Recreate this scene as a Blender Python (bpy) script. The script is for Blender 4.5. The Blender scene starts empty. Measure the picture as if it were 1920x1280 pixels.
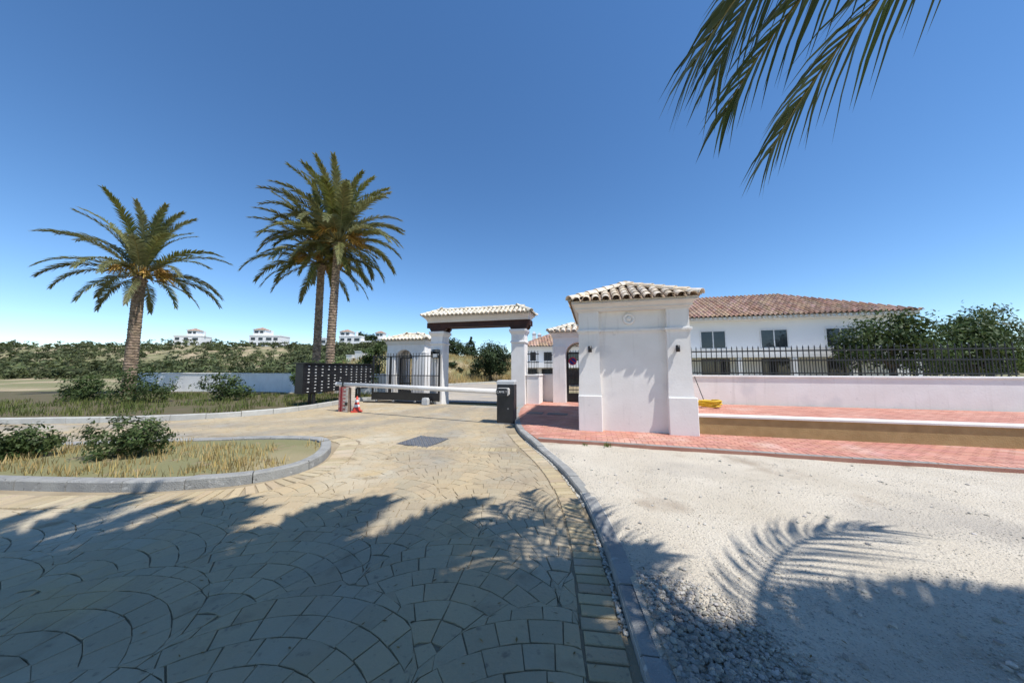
import bpy, bmesh, math, random
from mathutils import Vector, Matrix, noise as mnoise
R = math.radians
sc = bpy.context.scene
col = sc.collection

# ------------------------------------------------------------------ camera, sky, sun, exposure
cam_d = bpy.data.cameras.new('camera')
cam = bpy.data.objects.new('camera', cam_d)
col.objects.link(cam)
cam.location = (0, 0, 1.5)
cam.rotation_euler = (R(90 + 4.93), 0, 0)
cam_d.sensor_fit = 'HORIZONTAL'
cam_d.sensor_width = 36
cam_d.lens = 36 * 580 / 1920
cam_d.clip_start = 0.05
cam_d.clip_end = 3000
sc.camera = cam

SUN_EL, SUN_AZ = 61.0, 125.0          # azimuth clockwise from +Y
sun_dir = Vector((math.sin(R(SUN_AZ)) * math.cos(R(SUN_EL)), math.cos(R(SUN_AZ)) * math.cos(R(SUN_EL)), math.sin(R(SUN_EL))))
world = bpy.data.worlds.new('World')
sc.world = world
world.use_nodes = True
wn = world.node_tree
bg = wn.nodes['Background']
sky = wn.nodes.new('ShaderNodeTexSky')
sky.sky_type = 'NISHITA'
sky.sun_disc = False
sky.sun_elevation = R(SUN_EL)
sky.sun_rotation = R(SUN_AZ)
sky.altitude = 0
sky.air_density = 0.85
sky.dust_density = 0.0
sky.ozone_density = 3.0
hs_ = wn.nodes.new('ShaderNodeHueSaturation')
hs_.inputs['Saturation'].default_value = 1.17
wn.links.new(sky.outputs[0], hs_.inputs['Color'])
wn.links.new(hs_.outputs[0], bg.inputs[0])
bg.inputs[1].default_value = 0.15
sl = bpy.data.lights.new('sun', 'SUN')
sl.energy = 4.4
sl.angle = R(0.5)
sl.color = (1.0, 0.97, 0.925)
so = bpy.data.objects.new('sun', sl)
col.objects.link(so)
so.rotation_euler = sun_dir.to_track_quat('Z', 'Y').to_euler()
so.location = sun_dir * 60
vs = sc.view_settings
vs.view_transform = 'Standard'
vs.look = 'None'
vs.exposure = 0.3
vs.gamma = 1
vs.use_curve_mapping = False

# ------------------------------------------------------------------ helpers
TH = math.radians(14.4075)
CU, SU = math.cos(TH), math.sin(TH)


def W(u, v, z=0.0):
    """compound frame (u along the facades, v into depth) to world"""
    return (u * CU + v * SU, -u * SU + v * CU, z)


def mat(name, c1, c2=None, scale=4.0, detail=5.0, rough=0.85, bump=0.0, bscale=60.0, rnd=0.0, attr=None,
        metal=0.0, spots=None, fac=(0.35, 0.65), spec=0.3, trans=0.0, streak=None):
    m = bpy.data.materials.new(name)
    m.use_nodes = True
    nt = m.node_tree
    L = nt.links.new
    b = nt.nodes['Principled BSDF']
    b.inputs['Roughness'].default_value = rough
    b.inputs['Metallic'].default_value = metal
    b.inputs['Specular IOR Level'].default_value = spec
    geo = nt.nodes.new('ShaderNodeNewGeometry')

    def noise(s, d=5.0):
        n = nt.nodes.new('ShaderNodeTexNoise')
        n.inputs['Scale'].default_value = s
        n.inputs['Detail'].default_value = d
        L(geo.outputs['Position'], n.inputs['Vector'])
        return n

    def mixc(f, a, bb, mode='MIX'):
        n = nt.nodes.new('ShaderNodeMix')
        n.data_type = 'RGBA'
        n.blend_type = mode
        for i, x in ((0, f), (6, a), (7, bb)):
            if isinstance(x, (int, float)):
                n.inputs[i].default_value = x
            elif isinstance(x, tuple):
                n.inputs[i].default_value = (*x[:3], 1)
            else:
                L(x, n.inputs[i])
        return n.outputs[2]

    def ramp(src, lo, hi):
        n = nt.nodes.new('ShaderNodeMapRange')
        n.inputs[1].default_value = lo
        n.inputs[2].default_value = hi
        L(src, n.inputs[0])
        return n.outputs[0]

    if c2 is None:
        c2 = tuple(x * 0.85 for x in c1)
    out = mixc(ramp(noise(scale, detail).outputs[0], *fac), c1, c2)
    if spots:
        for (sc_, lo, hi, cc) in spots:
            out = mixc(ramp(noise(sc_, 6).outputs[0], lo, hi), out, cc)
    if streak:
        mp = nt.nodes.new('ShaderNodeMapping')
        mp.inputs['Scale'].default_value = (9, 9, 0.7)
        L(geo.outputs['Position'], mp.inputs['Vector'])
        ns_ = nt.nodes.new('ShaderNodeTexNoise')
        ns_.inputs['Scale'].default_value = 1.0
        ns_.inputs['Detail'].default_value = 6
        L(mp.outputs[0], ns_.inputs['Vector'])
        mul = nt.nodes.new('ShaderNodeMath')
        mul.operation = 'MULTIPLY'
        mul.inputs[1].default_value = 0.55
        L(ramp(ns_.outputs[0], 0.58, 0.78), mul.inputs[0])
        out = mixc(mul.outputs[0], out, streak)
    if attr == 'tint':
        a = nt.nodes.new('ShaderNodeAttribute')
        a.attribute_name = 'tint'
        out = mixc(1.0, out, a.outputs['Color'], 'MULTIPLY')
    if rnd:
        oi = nt.nodes.new('ShaderNodeObjectInfo')
        mr = nt.nodes.new('ShaderNodeMapRange')
        mr.inputs[3].default_value = 1 - rnd
        mr.inputs[4].default_value = 1 + rnd
        L(oi.outputs['Random'], mr.inputs[0])
        h = nt.nodes.new('ShaderNodeHueSaturation')
        L(out, h.inputs['Color'])
        L(mr.outputs[0], h.inputs['Value'])
        # a second, independent random for hue
        ma = nt.nodes.new('ShaderNodeMath')
        ma.operation = 'MULTIPLY'
        ma.inputs[1].default_value = 37.7
        L(oi.outputs['Random'], ma.inputs[0])
        fr = nt.nodes.new('ShaderNodeMath')
        fr.operation = 'FRACT'
        L(ma.outputs[0], fr.inputs[0])
        mh = nt.nodes.new('ShaderNodeMapRange')
        mh.inputs[3].default_value = 1 - rnd * 1.2
        mh.inputs[4].default_value = 1 + rnd * 1.0
        L(fr.outputs[0], mh.inputs[0])
        L(mh.outputs[0], h.inputs['Saturation'])
        out = h.outputs[0]
    L(out, b.inputs['Base Color'])
    if bump:
        bp = nt.nodes.new('ShaderNodeBump')
        bp.inputs['Strength'].default_value = min(1.0, bump)
        bp.inputs['Distance'].default_value = 0.02
        L(noise(bscale, 6).outputs[0], bp.inputs['Height'])
        L(bp.outputs[0], b.inputs['Normal'])
    if trans:
        t = nt.nodes.new('ShaderNodeBsdfTranslucent')
        L(out, t.inputs[0])
        mx = nt.nodes.new('ShaderNodeMixShader')
        mx.inputs[0].default_value = trans
        L(b.outputs[0], mx.inputs[1])
        L(t.outputs[0], mx.inputs[2])
        L(mx.outputs[0], nt.nodes['Material Output'].inputs[0])
    return m


class MB:
    """mesh builder: one MB = one mesh object"""

    def __init__(self):
        self.v = []
        self.f = []
        self.m = []
        self.t = []       # tint per face
        self.sm = []

    def add(self, vs_, fs, mi=0, tint=(1, 1, 1), smooth=False):
        o = len(self.v)
        self.v.extend(tuple(x) for x in vs_)
        for f in fs:
            self.f.append(tuple(o + i for i in f))
            self.m.append(mi)
            self.t.append(tint)
            self.sm.append(smooth)

    def box(self, x0, x1, y0, y1, z0, z1, mi=0, tint=(1, 1, 1)):
        vs_ = [(x, y, z) for z in (z0, z1) for y in (y0, y1) for x in (x0, x1)]
        self.add(vs_, [(0, 2, 3, 1), (4, 5, 7, 6), (0, 1, 5, 4), (2, 6, 7, 3), (0, 4, 6, 2), (1, 3, 7, 5)], mi, tint)

    def cbox(self, x0, x1, y0, y1, z0, z1, c=0.012, mi=0, tint=(1, 1, 1)):
        """box with chamfered vertical and top edges"""
        def ring(i, z):
            return [(x0 + i + c, y0 + i, z), (x1 - i - c, y0 + i, z), (x1 - i, y0 + i + c, z), (x1 - i, y1 - i - c, z),
                    (x1 - i - c, y1 - i, z), (x0 + i + c, y1 - i, z), (x0 + i, y1 - i - c, z), (x0 + i, y0 + i + c, z)]
        self.loft([ring(0, z0), ring(0, z1 - c), ring(c * 0.8, z1)], mi=mi, tint=tint)

    def loft(self, rings, cap0=True, cap1=True, mi=0, tint=(1, 1, 1), smooth=False, closed=True):
        n = len(rings[0])
        vs_ = [p for r in rings for p in r]
        fs = []
        for k in range(len(rings) - 1):
            for i in range(n if closed else n - 1):
                j = (i + 1) % n
                fs.append((k * n + i, k * n + j, (k + 1) * n + j, (k + 1) * n + i))
        self.add(vs_, fs, mi, tint, smooth)
        o = len(self.v) - len(vs_)
        if closed and cap0:
            self.f.append(tuple(o + i for i in reversed(range(n)))); self.m.append(mi); self.t.append(tint); self.sm.append(False)
        if closed and cap1:
            b = o + (len(rings) - 1) * n
            self.f.append(tuple(b + i for i in range(n))); self.m.append(mi); self.t.append(tint); self.sm.append(False)

    def rect_loft(self, secs, mi=0, tint=(1, 1, 1)):
        """secs: list of (x0,x1,y0,y1,z)"""
        self.loft([[(a, c, z), (b, c, z), (b, d, z), (a, d, z)] for a, b, c, d, z in secs], mi=mi, tint=tint)

    def prism(self, poly, z0, z1, mi=0, tint=(1, 1, 1)):
        self.loft([[(x, y, z0) for x, y in poly], [(x, y, z1) for x, y in poly]], mi=mi, tint=tint)

    def tube(self, pts, rads, n=8, mi=0, tint=(1, 1, 1), smooth=True, cap=True):
        pts = [Vector(p) for p in pts]
        if not isinstance(rads, (list, tuple)):
            rads = [rads] * len(pts)
        rings = []
        for i, p in enumerate(pts):
            d = (pts[min(i + 1, len(pts) - 1)] - pts[max(i - 1, 0)]).normalized()
            ref = Vector((0, 0, 1)) if abs(d.z) < 0.9 else Vector((1, 0, 0))
            a = d.cross(ref).normalized()
            b = a.cross(d).normalized()
            rings.append([p + (a * math.cos(2 * math.pi * k / n) + b * math.sin(2 * math.pi * k / n)) * rads[i] for k in range(n)])
        self.loft(rings, cap, cap, mi, tint, smooth)

    def lathe(self, prof, n=16, cx=0, cy=0, mi=0, tint=(1, 1, 1), smooth=True):
        self.loft([[(cx + r * math.cos(2 * math.pi * k / n), cy + r * math.sin(2 * math.pi * k / n), z) for k in range(n)] for r, z in prof],
                  mi=mi, tint=tint, smooth=smooth)

    def mesh(self, name, mats):
        me = bpy.data.meshes.new(name)
        me.from_pydata([tuple(p) for p in self.v], [], self.f)
        if not isinstance(mats, (list, tuple)):
            mats = [mats]
        for m in mats:
            me.materials.append(m)
        me.polygons.foreach_set('material_index', self.m)
        me.polygons.foreach_set('use_smooth', self.sm)
        ca = me.color_attributes.new('tint', 'FLOAT_COLOR', 'CORNER')
        buf = []
        for f, t in zip(self.f, self.t):
            buf.extend((t[0], t[1], t[2], 1.0) * len(f))
        ca.data.foreach_set('color', buf)
        me.update()
        return me

    def build(self, name, mats, parent=None, loc=(0, 0, 0), rz=0.0, **kw):
        return link(name, self.mesh(name, mats), parent, loc, rz, **kw)


def link(name, me, parent=None, loc=(0, 0, 0), rz=0.0, label=None, cat=None, group=None, kind=None):
    o = bpy.data.objects.new(name, me)
    col.objects.link(o)
    o.parent = parent
    o.location = loc
    o.rotation_euler = (0, 0, rz)
    tag(o, label, cat, group, kind)
    return o


def tag(o, label=None, cat=None, group=None, kind=None):
    if label: o['label'] = label
    if cat: o['category'] = cat
    if group: o['group'] = group
    if kind: o['kind'] = kind
    return o


def thing(name, label, cat, loc=(0, 0, 0), rz=0.0, group=None):
    return link(name, None, None, loc, rz, label, cat, group)


def copy_tree(o, parent=None, **kw):
    c = o.copy()
    col.objects.link(c)
    c.parent = parent
    tag(c, **kw)
    for ch in list(o.children):
        copy_tree(ch, c)
    return c


def place(name, me, parent, m4):
    o = bpy.data.objects.new(name, me)
    col.objects.link(o)
    o.parent = parent
    o.matrix_local = m4
    return o


def smooth(a, b, x):
    t = max(0.0, min(1.0, (x - a) / (b - a)))
    return t * t * (3 - 2 * t)


def pip(poly, x, y):
    c = False
    n = len(poly)
    for i in range(n):
        x1, y1 = poly[i]
        x2, y2 = poly[i - 1]
        if (y1 > y) != (y2 > y) and x < (x2 - x1) * (y - y1) / (y2 - y1) + x1:
            c = not c
    return c


def nearest(pl, x, y, closed=False):
    best = None
    n = len(pl)
    for i in range(n if closed else n - 1):
        ax, ay = pl[i]
        bx, by = pl[(i + 1) % n]
        dx, dy = bx - ax, by - ay
        t = max(0, min(1, ((x - ax) * dx + (y - ay) * dy) / (dx * dx + dy * dy + 1e-12)))
        px, py = ax + t * dx, ay + t * dy
        d = math.hypot(x - px, y - py)
        if best is None or d < best[0]:
            best = (d, px, py)
    return best


def resample(pl, step):
    """points and tangents every step along a polyline (smoothed by Catmull-Rom)"""
    pts = []
    n = len(pl)
    for i in range(n - 1):
        p0 = Vector(pl[max(i - 1, 0)]); p1 = Vector(pl[i]); p2 = Vector(pl[i + 1]); p3 = Vector(pl[min(i + 2, n - 1)])
        for k in range(24):
            t = k / 24
            pts.append(0.5 * ((2 * p1) + (p2 - p0) * t + (2 * p0 - 5 * p1 + 4 * p2 - p3) * t * t + (3 * p1 - p0 - 3 * p2 + p3) * t ** 3))
    pts.append(Vector(pl[-1]))
    out = [pts[0].copy()]
    acc = 0.0
    for a, b in zip(pts, pts[1:]):
        seg = (b - a).length
        while acc + seg >= step:
            t = (step - acc) / seg
            a = a + (b - a) * t
            out.append(a.copy())
            seg = (b - a).length
            acc = 0.0
        acc += seg
    return out


# ------------------------------------------------------------------ materials
M = {}
M['stucco'] = mat('white stucco', (0.835, 0.81, 0.775), (0.785, 0.755, 0.715), 2.2, 6, 0.9, 0.13, 22, spots=[(1.3, 0.60, 0.72, (0.70, 0.685, 0.67)), (9, 0.66, 0.74, (0.70, 0.675, 0.64))], streak=(0.60, 0.575, 0.54))
M['stucco_far'] = mat('white render', (0.80, 0.79, 0.77), (0.75, 0.735, 0.71), 0.4, 4, 0.9, 0.1, 12)
M['cream'] = mat('cream painted plaster', (0.74, 0.71, 0.66), (0.68, 0.645, 0.60), 3, 5, 0.9, 0.25, 50)
M['tile'] = mat('clay barrel tile', (0.60, 0.485, 0.36), (0.72, 0.63, 0.50), 7, 6, 0.88, 0.4, 70, rnd=0.22, spots=[(16, 0.58, 0.72, (0.70, 0.65, 0.56)), (11, 0.66, 0.76, (0.34, 0.27, 0.21))])
M['tile_pale'] = mat('pale clay barrel tile', (0.66, 0.57, 0.42), (0.76, 0.71, 0.60), 7, 6, 0.88, 0.4, 70, rnd=0.16, spots=[(14, 0.62, 0.74, (0.42, 0.34, 0.26))])
M['pan'] = mat('clay pan tile', (0.36, 0.26, 0.18), (0.27, 0.20, 0.15), 9, 6, 0.9, 0.4, 60)
M['tile_red'] = mat('terracotta roof tile', (0.36, 0.215, 0.155), (0.44, 0.315, 0.235), 1.2, 6, 0.9, 0.2, 20, attr='tint')
M['mortar'] = mat('lime mortar', (0.74, 0.70, 0.62), (0.64, 0.59, 0.50), 14, 5, 0.95, 0.3, 60)
M['wood'] = mat('dark brown stained timber', (0.060, 0.022, 0.015), (0.035, 0.014, 0.010), 3, 6, 0.55, 0.25, 30)
M['iron'] = mat('black painted iron', (0.012, 0.012, 0.013), (0.020, 0.019, 0.018), 8, 4, 0.45, 0.1, 60, spec=0.5)
M['blackbox'] = mat('anthracite powder coat', (0.012, 0.013, 0.017), (0.018, 0.019, 0.024), 6, 4, 0.35, 0.06, 200, spec=0.5)
M['grey_cap'] = mat('light grey plastic', (0.52, 0.53, 0.53), (0.46, 0.47, 0.47), 5, 4, 0.5, 0.05, 80)
M['white_paint'] = mat('white painted aluminium', (0.78, 0.76, 0.73), (0.70, 0.67, 0.63), 5, 5, 0.4, 0.05, 60, spots=[(3, 0.62, 0.75, (0.60, 0.54, 0.48))])
M['white_print'] = mat('white lettering', (0.72, 0.72, 0.72), (0.62, 0.62, 0.62), 20, 3, 0.5)
M['glass'] = mat('dark window glass', (0.02, 0.024, 0.03), (0.03, 0.035, 0.04), 2, 3, 0.06, 0, spec=0.6)
M['frame_dark'] = mat('dark window frame', (0.05, 0.045, 0.04), None, 5, 3, 0.5)
M['frame_white'] = mat('white window frame', (0.72, 0.71, 0.69), None, 5, 3, 0.5)
M['kerb'] = mat('weathered concrete kerb', (0.34, 0.335, 0.31), (0.26, 0.255, 0.24), 5, 7, 0.92, 0.55, 70, rnd=0.10, spots=[(12, 0.62, 0.72, (0.46, 0.45, 0.42)), (26, 0.64, 0.72, (0.16, 0.155, 0.145))])
M['kerb_pale'] = mat('pale concrete kerb', (0.52, 0.51, 0.46), (0.43, 0.42, 0.38), 4, 7, 0.92, 0.4, 60, rnd=0.06)
M['stone'] = mat('stamped concrete', (0.47, 0.37, 0.225), (0.40, 0.325, 0.215), 1.1, 8, 0.80, 0.5, 38, attr='tint',
                 spots=[(0.55, 0.52, 0.66, (0.49, 0.42, 0.30)), (3.3, 0.60, 0.72, (0.33, 0.26, 0.165)), (18, 0.63, 0.74, (0.26, 0.21, 0.145)), (0.8, 0.62, 0.72, (0.50, 0.375, 0.195))])
M['joint'] = mat('dirty pavement joint', (0.27, 0.215, 0.14), (0.36, 0.295, 0.20), 2.0, 8, 0.95, 0.4, 60)
M['road'] = mat('worn concrete roadway', (0.33, 0.30, 0.265), (0.42, 0.365, 0.29), 0.5, 8, 0.9, 0.35, 60, spots=[(2, 0.6, 0.75, (0.27, 0.245, 0.215)), (0.22, 0.55, 0.66, (0.52, 0.42, 0.27))])
M['redpave'] = mat('red stamped paving', (0.50, 0.225, 0.165), (0.57, 0.295, 0.22), 2.5, 7, 0.85, 0.35, 60, attr='tint', spots=[(1.2, 0.54, 0.70, (0.60, 0.385, 0.31)), (15, 0.64, 0.74, (0.38, 0.165, 0.125))])
M['redjoint'] = mat('dark red paving joint', (0.37, 0.17, 0.125), (0.44, 0.23, 0.17), 3, 6, 0.95, 0.3, 60)
M['gravel'] = mat('crushed limestone', (0.62, 0.555, 0.45), (0.53, 0.465, 0.365), 1.3, 9, 0.97, 1.0, 55, fac=(0.3, 0.7),
                  spots=[(0.5, 0.53, 0.66, (0.44, 0.395, 0.33)), (0.9, 0.60, 0.70, (0.40, 0.33, 0.25)), (45, 0.60, 0.68, (0.44, 0.39, 0.32)), (120, 0.60, 0.66, (0.32, 0.285, 0.235))])
M['pebble'] = mat('limestone chips', (0.56, 0.53, 0.475), (0.45, 0.425, 0.38), 30, 4, 0.95, 0.4, 90, attr='tint')
M['earth'] = mat('dry earth', (0.44, 0.345, 0.22), (0.35, 0.27, 0.165), 0.6, 8, 0.97, 0.7, 20, spots=[(0.15, 0.40, 0.52, (0.20, 0.19, 0.09)), (4, 0.6, 0.7, (0.26, 0.20, 0.12))])
M['asphalt'] = mat('grey asphalt', (0.17, 0.165, 0.16), (0.23, 0.22, 0.205), 0.6, 8, 0.92, 0.4, 90)
M['leaf'] = mat('green foliage', (0.055, 0.085, 0.026), (0.085, 0.12, 0.04), 1.2, 4, 0.6, 0, attr='tint', trans=0.25)
M['leaf_dark'] = mat('dark green foliage', (0.028, 0.050, 0.020), (0.050, 0.075, 0.028), 1.0, 4, 0.6, 0, attr='tint', trans=0.2)
M['leaf_far'] = mat('hillside foliage', (0.065, 0.085, 0.035), (0.10, 0.115, 0.05), 0.08, 5, 0.7, 0, attr='tint', trans=0.15)
M['frond'] = mat('palm frond', (0.15, 0.17, 0.06), (0.22, 0.225, 0.09), 0.9, 4, 0.45, 0, attr='tint', trans=0.38, rnd=0.18)
M['frond_dark'] = mat('shaded palm frond', (0.05, 0.08, 0.03), (0.07, 0.10, 0.04), 1.5, 4, 0.5, 0, attr='tint', trans=0.15)  # darker copy of the palm frond, shade put into its colour
M['rachis'] = mat('palm frond stem', (0.20, 0.19, 0.07), (0.26, 0.22, 0.09), 3, 4, 0.6)
M['date'] = mat('orange date stalks', (0.55, 0.37, 0.08), (0.46, 0.31, 0.09), 4, 4, 0.6, 0, attr='tint', trans=0.2)
M['bark'] = mat('palm trunk bark', (0.30, 0.225, 0.16), (0.20, 0.15, 0.11), 9, 7, 0.95, 0.8, 30, attr='tint')
M['wood_bark'] = mat('tree bark', (0.10, 0.075, 0.055), (0.07, 0.055, 0.04), 9, 6, 0.95, 0.6, 30)
M['drygrass'] = mat('dry straw grass', (0.52, 0.40, 0.19), (0.40, 0.30, 0.13), 0.7, 5, 0.9, 0, attr='tint', trans=0.3)
M['grass'] = mat('green grass', (0.10, 0.14, 0.035), (0.16, 0.17, 0.05), 1.2, 5, 0.8, 0, attr='tint', trans=0.3)
M['plate'] = mat('white name plate', (0.72, 0.72, 0.70), None, 10, 3, 0.5)
M['mailbox'] = mat('black mailbox enamel', (0.010, 0.010, 0.012), (0.016, 0.016, 0.018), 5, 4, 0.35, 0.05, 60, spec=0.5)
M['brickpaint'] = mat('whitewashed brick', (0.66, 0.60, 0.52), (0.56, 0.49, 0.41), 9, 6, 0.92, 0.5, 60, rnd=0.08, spots=[(14, 0.62, 0.72, (0.44, 0.34, 0.27))])
M['brickred'] = mat('faded red painted brick', (0.50, 0.22, 0.19), (0.42, 0.15, 0.13), 9, 6, 0.9, 0.5, 60, rnd=0.10, spots=[(14, 0.58, 0.70, (0.60, 0.47, 0.42))])
M['brickmortar'] = mat('grey brick mortar', (0.34, 0.28, 0.24), (0.26, 0.21, 0.18), 20, 5, 0.95, 0.4, 60)
M['redstripe'] = mat('dark red tape', (0.30, 0.012, 0.020), (0.24, 0.010, 0.016), 9, 5, 0.5)
M['board'] = mat('weathered brown board', (0.27, 0.20, 0.15), (0.20, 0.15, 0.11), 9, 6, 0.85, 0.4, 40)
M['cone_red'] = mat('faded red cone plastic', (0.62, 0.075, 0.045), (0.52, 0.06, 0.04), 8, 5, 0.5)
M['cone_white'] = mat('white reflective band', (0.74, 0.73, 0.72), None, 8, 5, 0.4)
M['steel'] = mat('galvanised steel', (0.36, 0.36, 0.36), (0.28, 0.28, 0.28), 9, 5, 0.45, 0.1, 60, metal=0.6)
M['castiron'] = mat('worn cast iron cover', (0.11, 0.11, 0.112), (0.16, 0.155, 0.15), 7, 6, 0.6, 0.2, 60, metal=0.3)
M['signblue'] = mat('blue sign face', (0.016, 0.035, 0.23), None, 9, 4, 0.45)
M['signred'] = mat('red sign face', (0.50, 0.022, 0.03), None, 9, 4, 0.45)
M['ochre'] = mat('ochre plaster', (0.42, 0.30, 0.14), (0.35, 0.245, 0.11), 5, 6, 0.92, 0.3, 50)
M['hose'] = mat('yellow rubber hose', (0.72, 0.50, 0.035), (0.62, 0.41, 0.03), 9, 4, 0.5)
M['lawn'] = mat('dark planting soil', (0.13, 0.10, 0.06), (0.10, 0.095, 0.04), 3, 6, 0.97, 0.6, 30)

# ================================================================== THE SETTING
def hgt(x, y):
    d = (x + 5.65) * -0.79 + (y - 27.5) * 0.62
    bank = 3.0 * smooth(0.4, 9.5, d) * smooth(21, 27, y + 0.25 * (x + 5)) * smooth(-20, -13, x)
    lat = 0.30 + 0.70 * smooth(-0.12, -0.40, x / max(y, 1.0))
    hill = 11.2 * smooth(45, 150, y) * lat + 5 * smooth(150, 330, y) * lat
    n = mnoise.noise(Vector((x * 0.03, y * 0.03, 0))) * 1.6 * smooth(40, 110, y) + mnoise.noise(Vector((x * 0.15, y * 0.15, 3))) * 0.35 * smooth(0.4, 6, d) * smooth(24, 30, y)
    return -0.05 + bank * (1 - 0.75 * smooth(50, 90, y)) + hill + n


def axis(lo, hi, near, step):
    v = []
    x = 0.0
    while x < hi:
        v.append(x)
        x += step + max(0, abs(x) - near) * 0.09
    v.append(hi)
    w = []
    x = -step
    while x > lo:
        w.append(x)
        x -= step + max(0, abs(x) - near) * 0.09
    w.append(lo)
    return sorted(w) + v


gx = axis(-700, 700, 22, 1.2)
gy = axis(-60, 800, 42, 1.2)
g = MB()
nx = len(gx)
g.add([(x, y, hgt(x, y)) for y in gy for x in gx],
      [(j * nx + i, j * nx + i + 1, (j + 1) * nx + i + 1, (j + 1) * nx + i) for j in range(len(gy) - 1) for i in range(nx - 1)], smooth=True)
g.build('ground', M['earth'], kind='structure')

# --- lines read off the place (metres, camera stands over the origin)
KERB = [(0.34, 12.0), (0.16, 10.9), (0.08, 9.6), (0.08, 8.17), (0.17, 7.2), (0.36, 6.22), (0.59, 5.25), (0.71, 4.58), (0.77, 4.06), (0.80, 3.71),
        (0.79, 3.19), (0.76, 2.72), (0.73, 2.42), (0.70, 2.17), (0.675, 1.98), (0.645, 1.74), (0.62, 1.5), (0.55, 0.6), (0.4, -2.0), (0.2, -5.0)]
LEFTK = [(-6.3, 14.45), (-6.9, 14.35), (-7.2, 13.4), (-7.3, 11.97), (-7.9, 10.3), (-9.6, 9.1), (-13, 8.5), (-20, 8.2), (-34, 8.0)]
ISL = [(-3.45, 6.05), (-3.2, 5.6), (-3.02, 5.0), (-3.12, 4.45), (-3.7, 4.05), (-5.2, 3.9), (-8.8, 4.25), (-9.5, 4.95), (-9.0, 5.75), (-5.4, 6.4), (-4.0, 6.4)]
drive_poly = KERB + [(-34, -5.0)] + LEFTK[::-1]
pm = MB()
pm.add([(x, y, 0.0) for x, y in drive_poly], [tuple(range(len(drive_poly)))[::-1]])
drive = pm.build('driveway', M['joint'], kind='structure')

# --- kerb blocks: right kerb sweeping past the barrier
def kerb_blocks(parent, path, step, w, z0, z1_, m, side, jit=0.006, name='kerb_block', zf=None):
    pts = resample(path, step / 4)
    rng = random.Random(len(path))
    for i in range(0, len(pts) - 4, 4):
        seg = pts[i:i + 5]
        rings = []
        dz = rng.uniform(-jit, jit)
        for k, p in enumerate(seg):
            a = pts[max(i + k - 1, 0)]; b = pts[min(i + k + 1, len(pts) - 1)]
            t = (b - a).normalized()
            nrm = Vector((t.y, -t.x)) * side
            q = p.copy()
            if k == 0: q = q + t * 0.006
            if k == 4: q = q - t * 0.006
            c = 0.018
            z1 = z1_ if zf is None else zf(q)
            prof = [(0, z0), (0.004, z1 - c + dz), (c, z1 + dz), (w - c, z1 + dz - 0.004), (w, z1 - c + dz), (w, z0)]
            rings.append([(q.x + nrm.x * d, q.y + nrm.y * d, z) for d, z in prof])
        mb = MB()
        mb.loft(rings)
        mb.build(name, m, parent)


kroot = link('kerb', None, None, kind='structure')
kz = lambda q: 0.062 + 0.038 * smooth(5.4, 6.3, q.y)
kerb_blocks(kroot, KERB, 0.52, 0.155, -0.04, 0.095, M['kerb'], -1, zf=kz)
ko = MB()
kp = resample(KERB, 0.1)
ko.loft([[(p.x + nn_.x * d, p.y + nn_.y * d, z) for d, z in ((0.006, -0.03), (0.006, kz(p) - 0.016), (0.149, kz(p) - 0.012), (0.149, -0.03))]
         for p, nn_ in ((kp[i], Vector((-(kp[min(i + 1, len(kp) - 1)] - kp[max(i - 1, 0)]).y, (kp[min(i + 1, len(kp) - 1)] - kp[max(i - 1, 0)]).x)).normalized()) for i in range(len(kp)))])
ko.build('joint_mortar', M['mortar'], kroot)
kl = link('kerb', None, None, kind='structure')
kerb_blocks(kl, LEFTK, 0.8, 0.16, -0.04, 0.16, M['kerb_pale'], 1)
ki = link('traffic_island', None, None, kind='structure')
kerb_blocks(ki, ISL + [ISL[0], ISL[1]], 0.7, 0.17, -0.04, 0.13, M['kerb'], 1)
mb = MB()
ip = [(p[0] + (0.10 if p[0] < -6 else -0.10), p[1] + (0.1 if p[1] < 5 else -0.1)) for p in ISL]
mb.add([(x, y, 0.09) for x, y in ip], [tuple(range(len(ip)))[::-1]])
mb.build('island_fill', M['earth'], ki)


# --- brick courses along the kerb, around the island and across the drive
def brick_row(parent, path, step, w, z0, z1, m, side, off=0.0, name='brick', seed=1, gap=0.006):
    pts = resample(path, step)
    rng = random.Random(seed)
    for a, b in zip(pts, pts[1:]):
        t = (b - a).normalized()
        nrm = Vector((t.y, -t.x)) * side
        o0, o1 = off + rng.uniform(-0.006, 0.006), off + w + rng.uniform(-0.006, 0.006)
        mid = (a + b) / 2
        L = (b - a).length / 2 - gap
        h = z1 + rng.uniform(-0.002, 0.002)
        v = rng.uniform(0.86, 1.1)
        tint = (v, v * rng.uniform(0.97, 1.02), v * rng.uniform(0.94, 1.03))
        def ring(i, z):
            return [tuple(t * (sx * (L - i)) + nrm * (o - (i if o == o1 else -i)) + mid)[:2] + (z,) for sx, o in ((-1, o0), (1, o0), (1, o1), (-1, o1))]
        mb = MB()
        rr = [ring(0, z0), ring(0.001, h - 0.005), ring(0.006, h)]
        if side > 0:
            rr = [r[::-1] for r in rr]
        mb.loft(rr, cap0=False, tint=tint)
        mb.build(name, m, parent)


def offset(path, d):
    out = []
    for i, p in enumerate(path):
        a = Vector(path[max(i - 1, 0)]); b = Vector(path[min(i + 1, len(path) - 1)])
        t = (b - a).normalized()
        out.append((p[0] + t.y * d, p[1] - t.x * d))
    return out


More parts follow.
